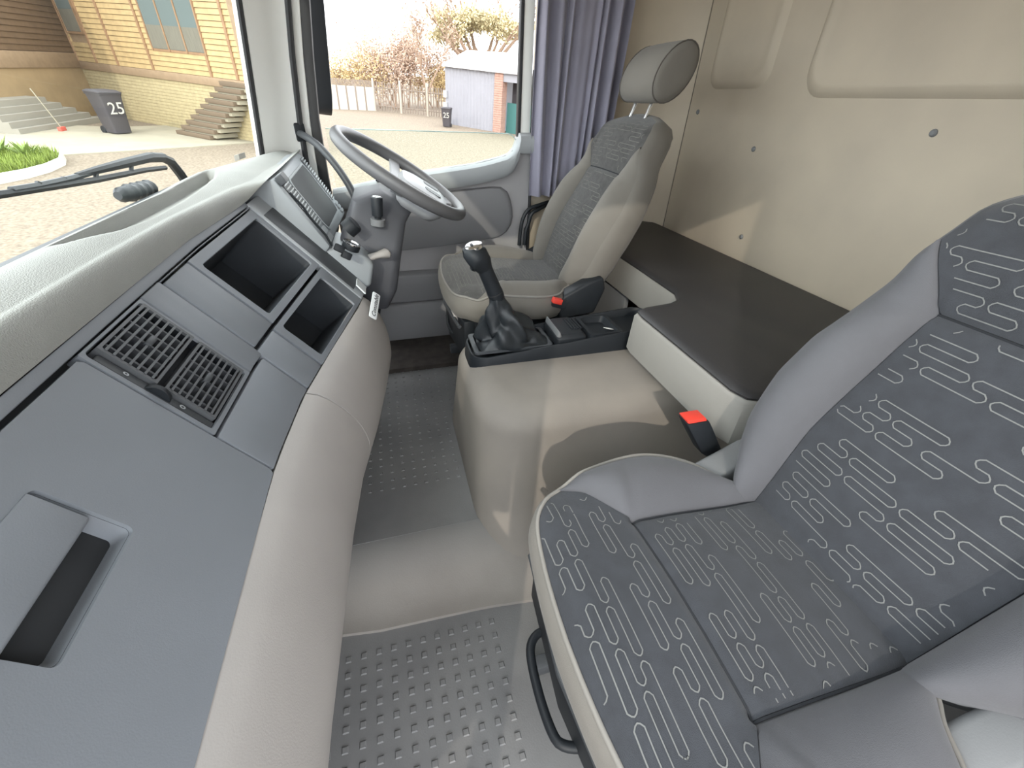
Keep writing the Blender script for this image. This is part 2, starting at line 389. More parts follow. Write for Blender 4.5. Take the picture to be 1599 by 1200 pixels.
MB().prism([(XR-.02, -0.63, 0.11), (XR-.075, -0.60, 0.11), (XR-.085, -0.3, 0.11), (XR-.085, 0.18, 0.11), (XR+.01, 0.18, 0.11), (XR+.01, -0.63, 0.11)], (0, 0, 0.19)).build('lower_pocket', M_DOORIN, d1, bev=.012, segs=3)
MB().prism([(XR-.01, -0.62, 0.30), (XR-.060, -0.585, 0.30), (XR-.068, -0.3, 0.30), (XR-.068, 0.18, 0.30), (XR+.01, 0.18, 0.30), (XR+.01, -0.62, 0.30)], (0, 0, 0.13)).build('upper_pocket', M_DOORIN, d1, bev=.014, segs=3)
MB().box((XR-.03, -0.10, 0.868), (0.030, 0.055, 0.012), (0.13, 0, 0)).build('air_slot', M_DARK, d1, bev=.003)
MB().lathe([(0.008, 0), (0.008, 0.018), (0.006, 0.022), (0, 0.023)], (XR-.022, 0.02, 0.812), n=12).build('lock_button', M_BLACK, d1)
MB().prism([(XR-.003, 0.10, 0.71), (XR-.003, 0.15, 0.765), (XR-.003, 0.04, 0.775), (XR-.003, 0.03, 0.745)], (-.006, 0, 0)).build('pull_recess', M_DEEP, d1)
# window frame of the door
MB().box((1.97, -0.601, 1.32), (0.036, 0.046, 0.70)).build('rear_frame', M_WHITE, d1, bev=.006)
MB().box((1.962, -0.574, 1.32), (0.03, 0.014, 0.70)).build('rear_run_channel', M_SEAL, d1, bev=.003)
MB().loft([[Vector((1.955+a, interp(z, [.7, .83, 1.02, 1.2, 1.35, 1.67], [.208, .206, .199, .178, .156, .11])+b, z)) for a, b in ((-.004, 0), (.03, 0), (.03, .036), (-.004, .036))] for z in (.76, .83, 1.02, 1.2, 1.35, 1.67)]).build('front_frame', M_SEAL, d1, bev=.005)
MB().box((1.97, -0.2, 1.70), (0.04, 0.9, 0.07)).build('top_frame', M_SEAL, d1, bev=.006)
pane = [(0.185, 0.775), (-0.572, 0.88), (-0.572, 0.95), (-0.566, 0.960), (-0.552, 0.975), (-0.53, 0.981), (-0.30, 0.984), (0.185, 0.990)]
MB().prism([(1.970, y, z) for y, z in pane], (0.004, 0, 0)).build('lowered_pane', M_GLASS, d1)
MB().tube([Vector((1.972, y, z)) for y, z in pane[1:]], 0.0022, 6).build('pane_edge', M_EDGE, d1)
MB().box((1.972, -0.2, 1.80), (0.04, 1.0, 0.13)).build('roof_rail', M_HEAD, d1)
MB().box((1.955, -0.634, 0.70), (0.03, 0.012, 1.0)).build('rear_seal', M_SEAL, d1, bev=.003)

# ---- passenger doorway (behind the camera), the door itself stands open
d2 = thing('door_2', (-0.26, -0.2, 0.0), 'open passenger doorway with dark frame beside the near seat', None, kind='structure')
MB().box((-0.265, -0.22, 0.0), (0.05, 0.9, 0.06), None).build('door_step', M_DARK, d2, bev=.01)
MB().box((-0.265, -0.62, 0.93), (0.04, 0.08, 1.86)).build('rear_frame', M_SEAL, d2)
MB().box((-0.265, 0.20, 0.93), (0.04, 0.05, 1.86)).build('front_frame', M_SEAL, d2)
MB().box((-0.265, -0.22, 1.78), (0.04, 0.92, 0.2)).build('top_frame', M_SEAL, d2)
tag(MB().box((-0.265, -1.0, 0.92), (0.04, 0.70, 1.90)).build('wall_left', M_WALL), 'beige side wall behind the passenger door', kind='structure')

# ---- grab handles
mb = MB(); path = spline([(1.935, 0.275, 0.975), (1.89, 0.25, 0.968), (1.82, 0.20, 0.940), (1.765, 0.145, 0.872), (1.735, 0.11, 0.80), (1.72, 0.095, 0.72)], 26)
gh = thing('grab_handle', (1.80, 0.2, 0.72), 'curved dark grey grab handle from the pillar down beside the steering wheel', 'grab handle')
mb.tube(path, 0.0125, 10).build('bar', M_DARK, gh, ang=60)
MB().box((1.94, 0.272, 0.978), (0.03, 0.035, 0.06), (0, 0, 0.3)).build('bracket', M_BLACK, gh, bev=.006)
gh2 = thing('grab_handle', (1.9, -0.6, 0.55), 'bent black tubular grab bar at the door edge beside the driver seat', 'grab handle')
for k, off in enumerate((0.0, 0.026)):
    MB().tube(spline([(1.93, -0.72, 0.715-off*.3), (1.905, -0.66-off*.2, 0.706-off*.6), (1.90, -0.618-off*.5, 0.694-off*.8), (1.90, -0.592-off, 0.655-off), (1.90, -0.582-off, 0.60), (1.90, -0.578-off, 0.535)], 18), 0.009, 8).build('bar', M_BLACK, gh2, ang=60)

# ---- curtain
def cur(z, back):
    out = []; n = 150; t0 = (1.72-z)/1.0
    for i in range(n):
        u = i/(n-1); y = -0.625-u*(0.372-0.05*t0)
        a = 0.016+0.010*math.sin(7*u+1)
        x = 1.905+a*math.sin(u*2*PI*7.5+0.9*math.sin(u*9)+0.35*t0)+0.006*math.sin(u*61+3*t0)-0.012*t0+back
        out.append(Vector((x, y+0.010*math.sin(u*17+2*t0), z)))
    return out
zs = [1.84, 1.7, 1.5, 1.3, 1.1, 0.95, 0.85, 0.78, 0.752, 0.748]
rings = []
for z in zs:
    a = cur(z, 0); b = cur(z, 0.003); rings.append(a+b[::-1])
tag(MB().loft(rings).build('curtain', M_CURT, ang=60), 'gathered blue cloth curtain hanging behind the driver door', 'curtain')

# ---- outside: wiper, washer nozzle, mirror, sticker
wp = thing('windscreen_wiper', P(265, 262, Y=0.70), 'black windscreen wiper with hinged blade lying low across the glass', 'wiper')
W = lambda x, y, Y=0.70: P(x, y, Y=Y)
MB().tube([W(300, 300), W(282, 272), W(266, 252), W(252, 246), W(238, 245)], [.016, .016, .015, .014, .013], 8).build('arm', M_BLACK, wp)
MB().tube([W(255, 246), W(232, 246), W(190, 256), W(150, 266), W(120, 274)], [.014, .014, .012, .009, .006], 8).build('spring_cover', M_BLACK, wp)
mbk = MB().tube([W(258, 262), W(225, 266), W(150, 281), W(80, 292), W(0, 304), W(-90, 318)], 0.0075, 6); mbk.build('blade', M_BLACK, wp)
MB().tube([W(140, 270), W(110, 279), W(60, 290), W(18, 297)], 0.007, 6).build('bridge', M_DARK, wp)
for a, b in ((150, 275), (100, 284), (60, 291), (205, 266)): MB().tube([W(a, b-6), W(a, b+4)], 0.006, 6).build('clip', M_DARK, wp)
nz = thing('washer_nozzle', P(205, 306, Y=0.66), 'ribbed dark grey washer nozzle standing outside the windscreen', 'nozzle')
a, b = P(184, 306, Y=0.66), P(240, 292, Y=0.66)
MB().tube([a.lerp(b, t) for t in (0, .08, .1, .9, .92, 1)], [.010, .016, .019, .019, .016, .010], 12).build('barrel', M_DARK, nz)
for k in range(4):
    q = a.lerp(b, 0.25+0.18*k); MB().tube([q+(b-a)*-.02, q+(b-a)*.05], [.019, .023], 10).build('rib', M_DARK, nz)
q = P(374, 246, X=1.80); 
tag(MB().prism([P(366, 243, X=1.80), P(382, 238, X=1.80), P(384, 246, X=1.80), P(368, 252, X=1.80)], (0.001, 0.002, 0)).build('windscreen_sticker', mat('grey_sticker', (0.33, 0.31, 0.28), 0.6)), 'small grey paper sticker low on the windscreen near the pillar', 'sticker')
mr = thing('side_mirror', (2.2, 0.22, 1.02), 'tall black outside mirror beyond the driver door window', 'mirror')
R = Matrix.Rotation(math.radians(14), 3, 'Z')
R = Matrix.Rotation(math.radians(6), 3, 'X') @ R
def mring(y, k): return [Vector((2.235, 0.175, 1.375))+R @ Vector((a*k, y, b*k)) for a, b in rrect(0.19, 0.70, 0.05, 5)]
MB().loft([mring(-.03, .97), mring(-.028, 1), mring(.03, 1), mring(.075, .86), mring(.095, .6)]).build('housing', M_BLACK, mr, ang=40)
MB().loft([mring(-.031, .92), mring(-.0325, .90)]).build('mirror_glass', mat('mirror_glass', (0.8, 0.8, 0.8), 0.03, metal=1.0), mr)
MB().tube([(2.22, 0.16, 1.70), (2.14, 0.26, 1.76), (2.02, 0.28, 1.78)], 0.016, 8).build('upper_arm', M_BLACK, mr)
MB().tube([(2.22, 0.22, 1.06), (2.12, 0.27, 0.98), (2.02, 0.30, 0.92)], 0.016, 8).build('lower_arm', M_BLACK, mr)
# ================================================================ DASHBOARD
DX = [-.3, .1, .42, .57, .75, .95, 1.17, 1.36]
BYs = [.382, .382, .382, .382, .378, .365, .335, .315]; BZs = [-.268, -.268, -.268, -.266, -.262, -.252, -.238, -.23]
CYs = [.230, .230, .229, .226, .207, .165, .113, .085]
def face(X, v, h=0.0):
    b = Vector((X, interp(X, DX, BYs), CAMZ+interp(X, DX, BZs))); c = Vector((X, interp(X, DX, CYs), CAMZ-0.5))
    p = b+(c-b)*v
    if h:
        e = 1e-3
        b2 = Vector((X+e, interp(X+e, DX, BYs), CAMZ+interp(X+e, DX, BZs))); c2 = Vector((X+e, interp(X+e, DX, CYs), CAMZ-0.5))
        du = (b2+(c2-b2)*v)-p; n = du.cross(c-b).normalized()
        if n.y > 0: n = -n
        p = p+n*h
    return p
ds = thing('dashboard', (0.6, 0.35, 0.25), 'long grey truck dashboard with padded top, vents, open cubbies and beige lower bolster', 'dashboard')
# ---- padded top
PX_ = [-.25, .42, .75, .95, 1.15, 1.225, 1.31, 1.42, 1.85, 1.94]
FY = [.505, .505, .505, .50, .492, .488, .485, .475, .405, .385]; FZ = [-.205, -.205, -.203, -.20, -.197, -.195, -.19, -.185, -.188, -.19]
EY = [.390, .390, .386, .373, .342, .328, .285, .277, .283, .285]; EZ = [-.254, -.254, -.249, -.240, -.231, -.224, -.186, -.180, -.176, -.176]
TB = [(0.735, 0.40), (0.80, 0.405), (1.10, 0.415), (1.33, 0.405)]
def tray(X, y, fy):
    a = smooth(0.775, 0.80, X)*(1-smooth(1.40, 1.43, X))
    lo = interp(X, [0.78, 0.85, 0.95, 1.1, 1.3, 1.43], [0.462, 0.428, 0.412, 0.405, 0.405, 0.430]); hi = fy-0.014
    return a*smooth(lo-.002, lo+.012, y)*(1-smooth(hi-.010, hi, y))
def pad(X, w):
    fy, fz, ey, ez = (interp(X, PX_, L) for L in (FY, FZ, EY, EZ))
    if w < 0: return Vector((X, fy+0.055*-w, CAMZ+fz-0.05*w*w-0.012*-w))
    y = fy+(ey-fy)*min(w, 1)
    cr = 0.010*math.sin(PI*min(w, 0.8)/0.8)
    if w < 0.84: z = fz+cr
    else:
        t = (w-0.84)/0.16; zt = fz; z = ez+(zt-ez)*math.sqrt(max(0, 1-t**2.2))
        cr = 0
    z -= 0.026*tray(X, y, fy)
    return Vector((X, y, CAMZ+z))
ws_ = [-1, -.5, -.2, 0]+[0.02*i for i in range(1, 42)]+[0.84+0.16*math.sin(PI/2*i/12) for i in range(0, 13)]
xs = [-.25, -.1, .1, .3, .45, .6, .68]+[.70+.012*i for i in range(64)]+[1.5, 1.6, 1.7, 1.8, 1.87, 1.94]
mb = MB().loft([[pad(X, w) for w in ws_]+[pad(X, 1)+Vector((0, 0.03, -0.012)), pad(X, -1)+Vector((0, 0, -.08))] for X in xs]); mb.build('top_pad', M_PAD, ds, ang=55)
# ---- hidden carrier right behind the face panels
mb = MB().loft([[face(X, v, -0.02) for v in (-.02, 0.5, 1.02)]+[Vector((X, .5, CAMZ-.5)), Vector((X, .5, CAMZ-.3))] for X in (-.25, .42, .57, .72, .78, .86)]); mb.build('carrier', M_GROOVE, ds)
# ---- face panels
def slab(x0, x1, v0, v1, name, m, h=0.0, th=0.022, bev=0.003, n=6, par=None, hole=None, gap=0.0012):
    """panel on the dash face; gap is left at its rim"""
    gv = gap/0.27
    X = [x0+gap+(x1-x0-2*gap)*i/n for i in range(n+1)]
    rings = [[face(x, v0+gv, h), face(x, v1-gv, h), face(x, v1-gv, h-th), face(x, v0+gv, h-th)] for x in X]
    return MB().loft(rings).build(name, m, par or ds, bev=bev, ang=30)
def fquad(x0, x1, v0, v1, h, r, n=4):
    """rounded rectangle on the dash face"""
    L = 0.285; pts = rrect(x1-x0, (v1-v0)*L, r, n); cx, cv = (x0+x1)/2, (v0+v1)/2
    return [face(cx+a, cv+b/L, h) for a, b in pts]
def annulus(mb, outer, inner):
    n = len(outer); mb.loft([outer, inner], closed=True, cap0=False, cap1=False); return mb
# surround strip above the lid, then glovebox lid with its latch recess
slab(-.25, 1.235, -.058, .004, 'upper_strip', M_FACE, n=16, bev=.002)
lid = None
def frame_slab(x0, x1, v0, v1, hx0, hx1, hv0, hv1, name, depth, floor_m, rr=0.012, h=0.0, wall_m=None, gap=.0012, bot=None, mm=None):
    """panel with a rounded opening and a recess behind it"""
    n = 5; L = 0.285
    inner = rrect(hx1-hx0, (hv1-hv0)*L, rr, n); icx, icv = (hx0+hx1)/2, (hv0+hv1)/2
    outer = []
    for a, b in inner:   # push the same points out to the rim of the panel
        ang = math.atan2(b/((hv1-hv0)*L/2), a/((hx1-hx0)/2)); c, s = math.cos(ang), math.sin(ang); k = 1/max(abs(c), abs(s))
        x = icx+c*k*(hx1-hx0)/2; v = icv+s*k*(hv1-hv0)/2
        fx = (x-hx0)/(hx1-hx0); fv = (v-hv0)/(hv1-hv0)
        outer.append((x0+gap+(x1-x0-2*gap)*fx, v0+gap/L+(v1-v0-2*gap/L)*fv))
    O0 = [face(x, v, h-.02) for x, v in outer]; O1 = [face(x, v, h) for x, v in outer]
    mid = [[face(x+(icx+a-x)*t, v+(icv+b/L-v)*t, h) for (x, v), (a, b) in zip(outer, inner)] for t in (.25, .5, .75)]
    I0 = [face(icx+a, icv+b/L, h) for a, b in inner]; I1 = [face(icx+a*.985, icv+b*.985/L, h-.004) for a, b in inner]
    p = MB().loft([O0, O1]+mid+[I0, I1], cap0=False, cap1=False).build(name, mm or M_FACE, ds, ang=30)
    k1 = bot or 0.92
    I2 = [face(icx+a*.98, icv+b*.98/L, h-.004) for a, b in inner]; I3 = [face(icx+a*k1, icv+b*k1/L, h-depth) for a, b in inner]
    rc = MB().loft([I2, I3], cap0=False, cap1=True).build('recess', floor_m, p, ang=30)
    return p
lid = frame_slab(-.25, .551, .018, 1.0, .236, .374, .19, .52, 'glovebox_lid', .026, M_FACE, rr=.007, bot=.84)
tag(lid, 'smooth slate grey glovebox lid')
# latch flap hinged over the upper half of the recess
mb = MB().loft([[face(x, .185, .003), face(x, .375, .002), face(x, .385, -.004), face(x, .19, -.008)] for x in (.232, .28, .33, .366)]); mb.build('latch_flap', M_FACE, lid, bev=.002)
# ---- vent unit
M_VENT = mat('vent_plastic', (0.095, 0.10, 0.108), 0.5, 0.1, 500)
vp = frame_slab(.553, .722, 0.004, .64, .561, .714, .02, .615, 'vent_surround', .05, M_BLACK, rr=.006, mm=M_FACE)
slab(.561, .578, .05, .615, 'thumbwheel_strip', M_DARK, h=-.002, th=.01, par=vp)
for v0, v1 in ((.028, .302), (.328, .602)):
    g = frame_slab(.578, .713, v0, v1, .584, .707, v0+.018, v1-.018, 'vent_grille', .035, M_BLACK, rr=.003, h=.003, mm=M_VENT)
    tag(g, 'dark slatted air vent grille'); 
    for k in range(7):
        v = v0+.034+(v1-v0-.068)*k/6
        MB().loft([[face(x, v-.0055, .004), face(x, v+.0055, .004), face(x, v+.012, -.012), face(x, v+.006, -.012)] for x in (.583, .708)]).build('slat', M_VENT, g)
    for k in range(5):
        x = .600+.0225*k
        MB().loft([[face(x-.0016, v, -.003), face(x+.0016, v, -.003), face(x+.0016, v, -.025), face(x-.0016, v, -.025)] for v in (v0+.02, v1-.02)]).build('fin', M_VENT, g)
    xm = .646; vm = (v0+v1)/2
    MB().loft([[face(xm-.011, vm-.016, h), face(xm+.011, vm-.016, h), face(xm+.011, vm+.016, h), face(xm-.011, vm+.016, h)] for h in (-.004, .006)]).build('vane_tab', M_DARK, g, bev=.002)
c = face(.5695, .33, -.012); d = (face(.5795, .34)-face(.5795, .32)).normalized(); nn = (face(.58, .3, 1)-face(.58, .3)).normalized(); ax = Vector((1, 0, 0))
MB().lathe([(.017, -.004), (.018, -.003), (.018, .003), (.017, .004)], c+nn*.004, ax, 40).build('thumbwheel', M_BLACK, vp)
for v, s in ((.18, .0022), (.445, .0026)):
    q = [face(.5695+s*math.cos(t)*1.2, v+s*math.sin(t)*3.2/.285*.5, .0) for t in [2*PI*i/14 for i in range(14)]]
    q2 = [face(.5695+s*.5*math.cos(t)*1.2, v+s*.5*math.sin(t)*3.2/.285*.5, .0) for t in [2*PI*i/14 for i in range(14)]]
    MB().loft([q, q2], cap0=False, cap1=False).build('air_symbol', M_SILVER, vp)
# ---- blank panel under the vent, strip beside it
slab(.553, .778, .648, 1.0, 'blank_panel', M_FACE)
slab(.724, .788, .0, .642, 'side_strip', M_FACE, n=3)
# ---- centre stack
slab(.790, 1.235, .004, .020, 'stack_top_strip', M_FACE, n=8)
slab(.790, .885, .022, .585, 'stack_blank_panel', M_FACE, n=3)
slab(.780, .868, .600, 1.0, 'stack_blank_panel', M_FACE, n=3)
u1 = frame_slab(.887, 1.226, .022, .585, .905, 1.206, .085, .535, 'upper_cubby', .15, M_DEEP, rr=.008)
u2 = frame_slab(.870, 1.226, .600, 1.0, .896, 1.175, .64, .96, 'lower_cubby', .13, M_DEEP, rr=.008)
tag(u1, 'large square open cubby'); tag(u2, 'small open cubby below the large one')
slab(1.228, 1.335, -.02, 1.0, 'stack_edge_panel', mat('stack_edge_plastic', (0.40, 0.425, 0.45), 0.4, 0.1, 500), n=4, h=.002)
mb = MB().loft([[face(x, v, .004) for v in (.10, .90)]+[face(x, v, -.004) for v in (.90, .10)] for x in (1.240, 1.28, 1.325)]); mb.build('black_inlay', M_DARK, ds, bev=.002)
mb = MB().box(face(1.285, .94, .006), (.055, .036, .004), (0.95, 0, 0)); tag(mb.build('white_card', mat('white_card', (0.8, 0.84, 0.86), 0.5), ds), 'small white card tucked under the black inlay')
# ---- lower bolster
DYs_X = [-.3, .2, .34, .526, .70, .878, 1.05, 1.23, 1.29, 1.33]; DYs = [.161, .159, .150, .140, .1216, .0865, .062, .043, .048, .075]
bprof = [(0.0, 0.0, -.500), (.28, .0, -.512), (.60, 0, -.545), (.85, 0, -.585), (1.0, 0, -.63), (1.0, .0, -.68), (.75, 0, -.735), (.2, 0, -.78)]
def bol(X):
    c = interp(X, DX, CYs); d = interp(X, DYs_X, DYs); out = []
    for k, _, z in bprof: out.append(Vector((X, c+(d-c)*k, CAMZ+z)))
    out += [Vector((X, c+.14, CAMZ-.84)), Vector((X, .52, CAMZ-.84)), Vector((X, .52, CAMZ-.72)), Vector((X, c+.05, CAMZ-.60)), Vector((X, c+.016, CAMZ-.515))]
    return out
def bspl(X):
    o = bol(X); a = spline(o[:9], 26); return a+o[9:]
sx = [-.25, 0, .15, .25, .35, .45, .55, .62, .70, .762]
MB().loft([bspl(x) for x in sx]).build('bolster', M_BOLST, ds, ang=50)
sx = [.766, .82, .88, .94, 1.0, 1.06, 1.12, 1.17, 1.21, 1.25, 1.285, 1.31, 1.325, 1.33]
def bs2(x):
    r = bspl(x); t = smooth(1.21, 1.33, x); c = Vector((x, .30, CAMZ-.62))
    return [p.lerp(c, .0 if p.y > .3 else .16*t*t) for p in r]
MB().loft([bs2(x) for x in sx]).build('bolster_end', M_BOLST, ds, ang=50)
# name plate with script lettering on the end of the bolster
A = P(579, 498, X=1.165); B = P(585, 462, X=1.235)
ctr = P(583, 480, X=1.195)+Vector((0, -.003, .004))
pxd = (B-A).normalized(); pyd = Vector((-.05, .62, .78)); 
fm = frame(ctr, pxd, pyd)
pl = MB().loft([[Vector((a, b, z)) for a, b in rrect(.088, .026, .004, 3)] for z in (0, .003)]); 
po = xf(pl, fm).build('name_plate', mat('white_plate', (.75, .78, .80), .35), ds, bev=.0006); tag(po, 'small pale plate with script lettering')
tb = text_mb('Constable', .019, .0006, .35); xf(tb, fm @ Matrix.Translation((0, -.001, .0034))).build('lettering', M_DARK, po, flatsh=True)
# ---- instrument binnacle in front of the driver
CT = [(1.315, .272, -.190), (1.85, .278, -.180)]; CB = [(1.315, .172, -.366), (1.85, .160, -.385)]
def clu(u, v, h=0.0):
    a = Vector(CT[0]).lerp(Vector(CT[1]), u); b = Vector(CB[0]).lerp(Vector(CB[1]), u); p = a.lerp(b, v)
    n = Vector((0, -.86, .50)); p = p+n*h; p.z += CAMZ; return p
M_CLU = mat('binnacle_grey_plastic', (0.30, 0.325, 0.345), 0.42, 0.08, 500)
bn = MB().loft([[clu(u, 0), clu(u, 1), clu(u, 1.04, -.02), Vector((clu(u, 1).x, .36, CAMZ-.40)), Vector((clu(u, 0).x, .36, CAMZ-.19))] for u in (0, .33, .66, 1)]).build('instrument_binnacle', M_CLU, ds, bev=.006)
def crr(u0, u1, v0, v1, r, h): 
    W_, H_ = .578, .205; return [clu((u0+u1)/2+a/W_, (v0+v1)/2+b/H_, h) for a, b in rrect((u1-u0)*W_, (v1-v0)*H_, r, 5)]
MB().loft([crr(.20, .84, .10, .90, .03, .001), crr(.20, .84, .10, .90, .03, .004), crr(.215, .825, .125, .875, .028, .004), crr(.225, .815, .14, .86, .026, -.004)]).build('display_frame', M_CLU, bn, ang=30)
tag(MB().loft([crr(.222, .818, .135, .865, .026, .0008), crr(.222, .818, .135, .865, .026, .0022)]).build('display', mat('dark_display', (0.03, 0.031, 0.037), 0.55, spec=.15), bn), 'blank dark instrument display')
for side, (ua, ub) in (('n', (.045, .175)), ('f', (.87, .975))):
    MB().loft([crr(ua, ub, .06, .74, .004, .0005), crr(ua, ub, .06, .74, .004, .002)]).build('vent_backing', M_BLACK, bn)
    for k in range(15 if side == 'n' else 17):
        v = .075+(.65)*k/(14 if side == 'n' else 16)
        MB().loft([crr(ua, ub, v-.009, v+.009, .0008, .001), crr(ua, ub, v-.009, v+.009, .0008, .0055)]).build('vent_slat', M_SILVER if side == 'n' else M_CLU, bn)
for k in range(2): MB().loft([crr(.05, .17, .78+.11*k, .87+.11*k, .003, .0005), crr(.055, .165, .785+.11*k, .865+.11*k, .003, .006)]).build('rocker_switch', M_SILVER, bn)
MB().loft([crr(.0, .09, -.02, .10, .003, .002), crr(.0, .09, -.02, .10, .003, .022)]).build('cup_clip', M_DARK, bn, bev=.002)
MB().tube([clu(-.02, .20, .012), clu(-.02, .42, .016), clu(-.02, .55, .012), clu(-.02, .85, .014), clu(-.02, 1.0, .008)], .0035, 6).build('loose_cable', M_BLACK, bn)
for k in range(3): MB().loft([crr(.875, .975, .78+.065*k, .83+.065*k, .002, .0005), crr(.88, .97, .785+.065*k, .825+.065*k, .002, .005)]).build('indicator_switch', M_SILVER, bn)
# knee panel below the binnacle, console side and small controls
MB().loft([[Vector((x, .19, CAMZ-.40)), Vector((x, .20, CAMZ-.46)), Vector((x, .33, CAMZ-.78)), Vector((x, .55, CAMZ-.90)), Vector((x, .55, CAMZ-.3)), Vector((x, .3, CAMZ-.3))] for x in (1.31, 1.6, 1.92)]).build('knee_panel', M_DARK, ds, bev=.01)
sp = P(560, 340, X=1.38)
MB().loft([[Vector((x, .165, CAMZ-.375)), Vector((x, .085, CAMZ-.395)), Vector((x, .06, CAMZ-.43)), Vector((x, .08, CAMZ-.50)), Vector((x, .2, CAMZ-.52)), Vector((x, .25, CAMZ-.38))] for x in (1.32, 1.38, 1.46, 1.52)]).build('switch_shelf', M_CLU, ds, bev=.012, segs=3)
k0 = P(557, 352, X=1.36)
MB().lathe([(.026, -.02), (.026, .006), (.022, .012), (0, .013)], k0+Vector((0, .012, 0)), (0, -.8, .6), 20).build('rotary_knob', M_BLACK, ds)
k1 = P(549, 383, X=1.29)
MB().lathe([(.024, -.012), (.025, .0), (.024, .005), (.016, .006), (.0, .004)], k1, (0, -.45, .9), 24).build('socket_body', M_BLACK, ds)
MB().lathe([(.0245, .005), (.0245, .008), (.018, .0085), (.018, .0062)], k1, (0, -.45, .9), 24).build('socket_ring', M_CHROME, ds)
for px, py in ((530, 388), (541, 399)):
    q = P(px, py, X=1.27); MB().box(q, (.022, .026, .02), (.6, .2, .3)).build('plug', M_BLACK, ds, bev=.003)
# ================================================================ CONSOLE TRAY AND GEAR LEVER
ct = thing('console_tray', (1.115, -0.5, 0.43), 'long black plastic console tray on top of the engine tunnel', 'console')
def tring(k, dz, x0=1.035, x1=1.195, y0=-.825, y1=-.185, r=.05):
    cx, cy = (x0+x1)/2, (y0+y1)/2; out = []
    for a, b in rrect(x1-x0-2*k, y1-y0-2*k, max(.006, r-k), 6):
        y = cy+b; out.append(Vector((cx+a, y, 0.462+0.045*smooth(-.2, -.75, y)+dz)))
    return out
def flat(rg, z): return [Vector((p.x, p.y, z)) for p in rg]
MB().loft([flat(tring(-.004, 0), .42), tring(0, 0), tring(.002, .003), tring(.007, .003), tring(.010, -.002), [p+Vector((0, 0, -.022)) for p in tring(.013, 0)]], cap0=True, cap1=True).build('tray_body', M_BLACK, ct, ang=35)
def sring(y0, y1, k, z, x0=1.050, x1=1.182): return [Vector(((x0+x1)/2+a, (y0+y1)/2+b, z)) for a, b in rrect(x1-x0-2*k, y1-y0-2*k, .012, 3)]
MB().loft([sring(-.555, -.455, 0, .465), sring(-.555, -.455, .0, .492), sring(-.55, -.462, .008, .505)]).build('switch_block', M_BLACK, ct, bev=.002)
for k in range(4): MB().box((1.122, -.515-.010*k, .5065), (.075, .005, .004)).build('rib', M_BLACK, ct)
MB().loft([sring(-.475, -.452, .004, .498), sring(-.47, -.455, .006, .514)]).build('front_lip', M_MID, ct, bev=.002)
MB().loft([sring(-.68, -.565, 0, .472), sring(-.68, -.565, 0, .4975), sring(-.675, -.57, .008, .4975), sring(-.672, -.573, .012, .476)], cap1=True).build('cup_well', M_BLACK, ct, ang=30)
tag(MB().box((1.10, -.655, .486), (.03, .022, .002), (.3, .2, .4)).build('paper_scrap', mat('paper', (.6, .6, .58), .7), ct), 'scrap of pale paper')

gl = thing('gear_lever', (1.12, -.31, .46), 'black gear lever with silver-topped knob and wrinkled leatherette boot', 'gear lever')
top = P(743, 402, X=1.10); neck = P(757, 420, X=1.10); low = P(775, 462, X=1.105); base = Vector((1.118, -.315, .468))
ax = (neck-low).normalized()
# boot with deep folds
rings = []; NB = 64
for i in range(15):
    t = i/14; c = low.lerp(base, t); rr = rrect(2, 2, .8, 15)
    ring = []
    for k in range(NB):
        a = 2*PI*k/NB
        wx = .021+(.066-.021)*t**1.05; wy = .021+(.120-.021)*t**1.35
        f = 1+(.24*math.sin(3*a+5.5*t+.7)+.17*math.sin(5*a-9*t)+.09*math.sin(9*a+11*t))*math.sin(PI*min(t*1.05, 1))
        sq = 1/max(abs(math.cos(a)), abs(math.sin(a)))**(.75*t*t)
        p = Vector((c.x+wx*f*math.cos(a)*sq, c.y+wy*f*math.sin(a)*sq+(-.02*t*t), low.z+(base.z-low.z)*(1-(1-t)**1.35)))
        p.z += .018*math.sin(3*a+9*t)*math.sin(PI*t)+.006*math.sin(7*a+4*t)*math.sin(PI*t)
        ring.append(p)
    rings.append(ring)
MB().loft(rings, cap0=False, cap1=False).build('boot', M_LEATH, gl, ang=80)
MB().loft([sring(-.445, -.195, .002, .470), sring(-.445, -.195, .002, .476), sring(-.438, -.202, .008, .477)], cap0=False, cap1=False).build('boot_frame', M_DARK, gl, ang=30)
MB().tube([low-ax*.012, low, low+ax*.004, low+ax*.02, low+ax*.06, neck+ax*.0, neck+ax*.012], [.021, .023, .0235, .0225, .0215, .021, .020], 18).build('grip', M_BLACK, gl, ang=50)
MB().tube([low+ax*.010, low+ax*.013], .0242, 18).build('grip_ring', M_SEAL, gl)
kn = MB().tube([neck+ax*.0, neck.lerp(top, .35)+Vector((0, 0, .004)), neck.lerp(top, .7)+Vector((0, .002, .006)), top+Vector((0, .008, .0)), top+Vector((0, .020, -.006)), top+Vector((0, .026, -.010))], [.022, .029, .036, .038, .032, .014], 20)
kn.build('knob', M_BLACK, gl, ang=60)
MB().lathe([(.025, -.004), (.024, .003), (.018, .006), (.0, .007)], top+Vector((0, .006, .030)), (-.1, .25, 1), 24).build('knob_cap', M_CHROME, gl)

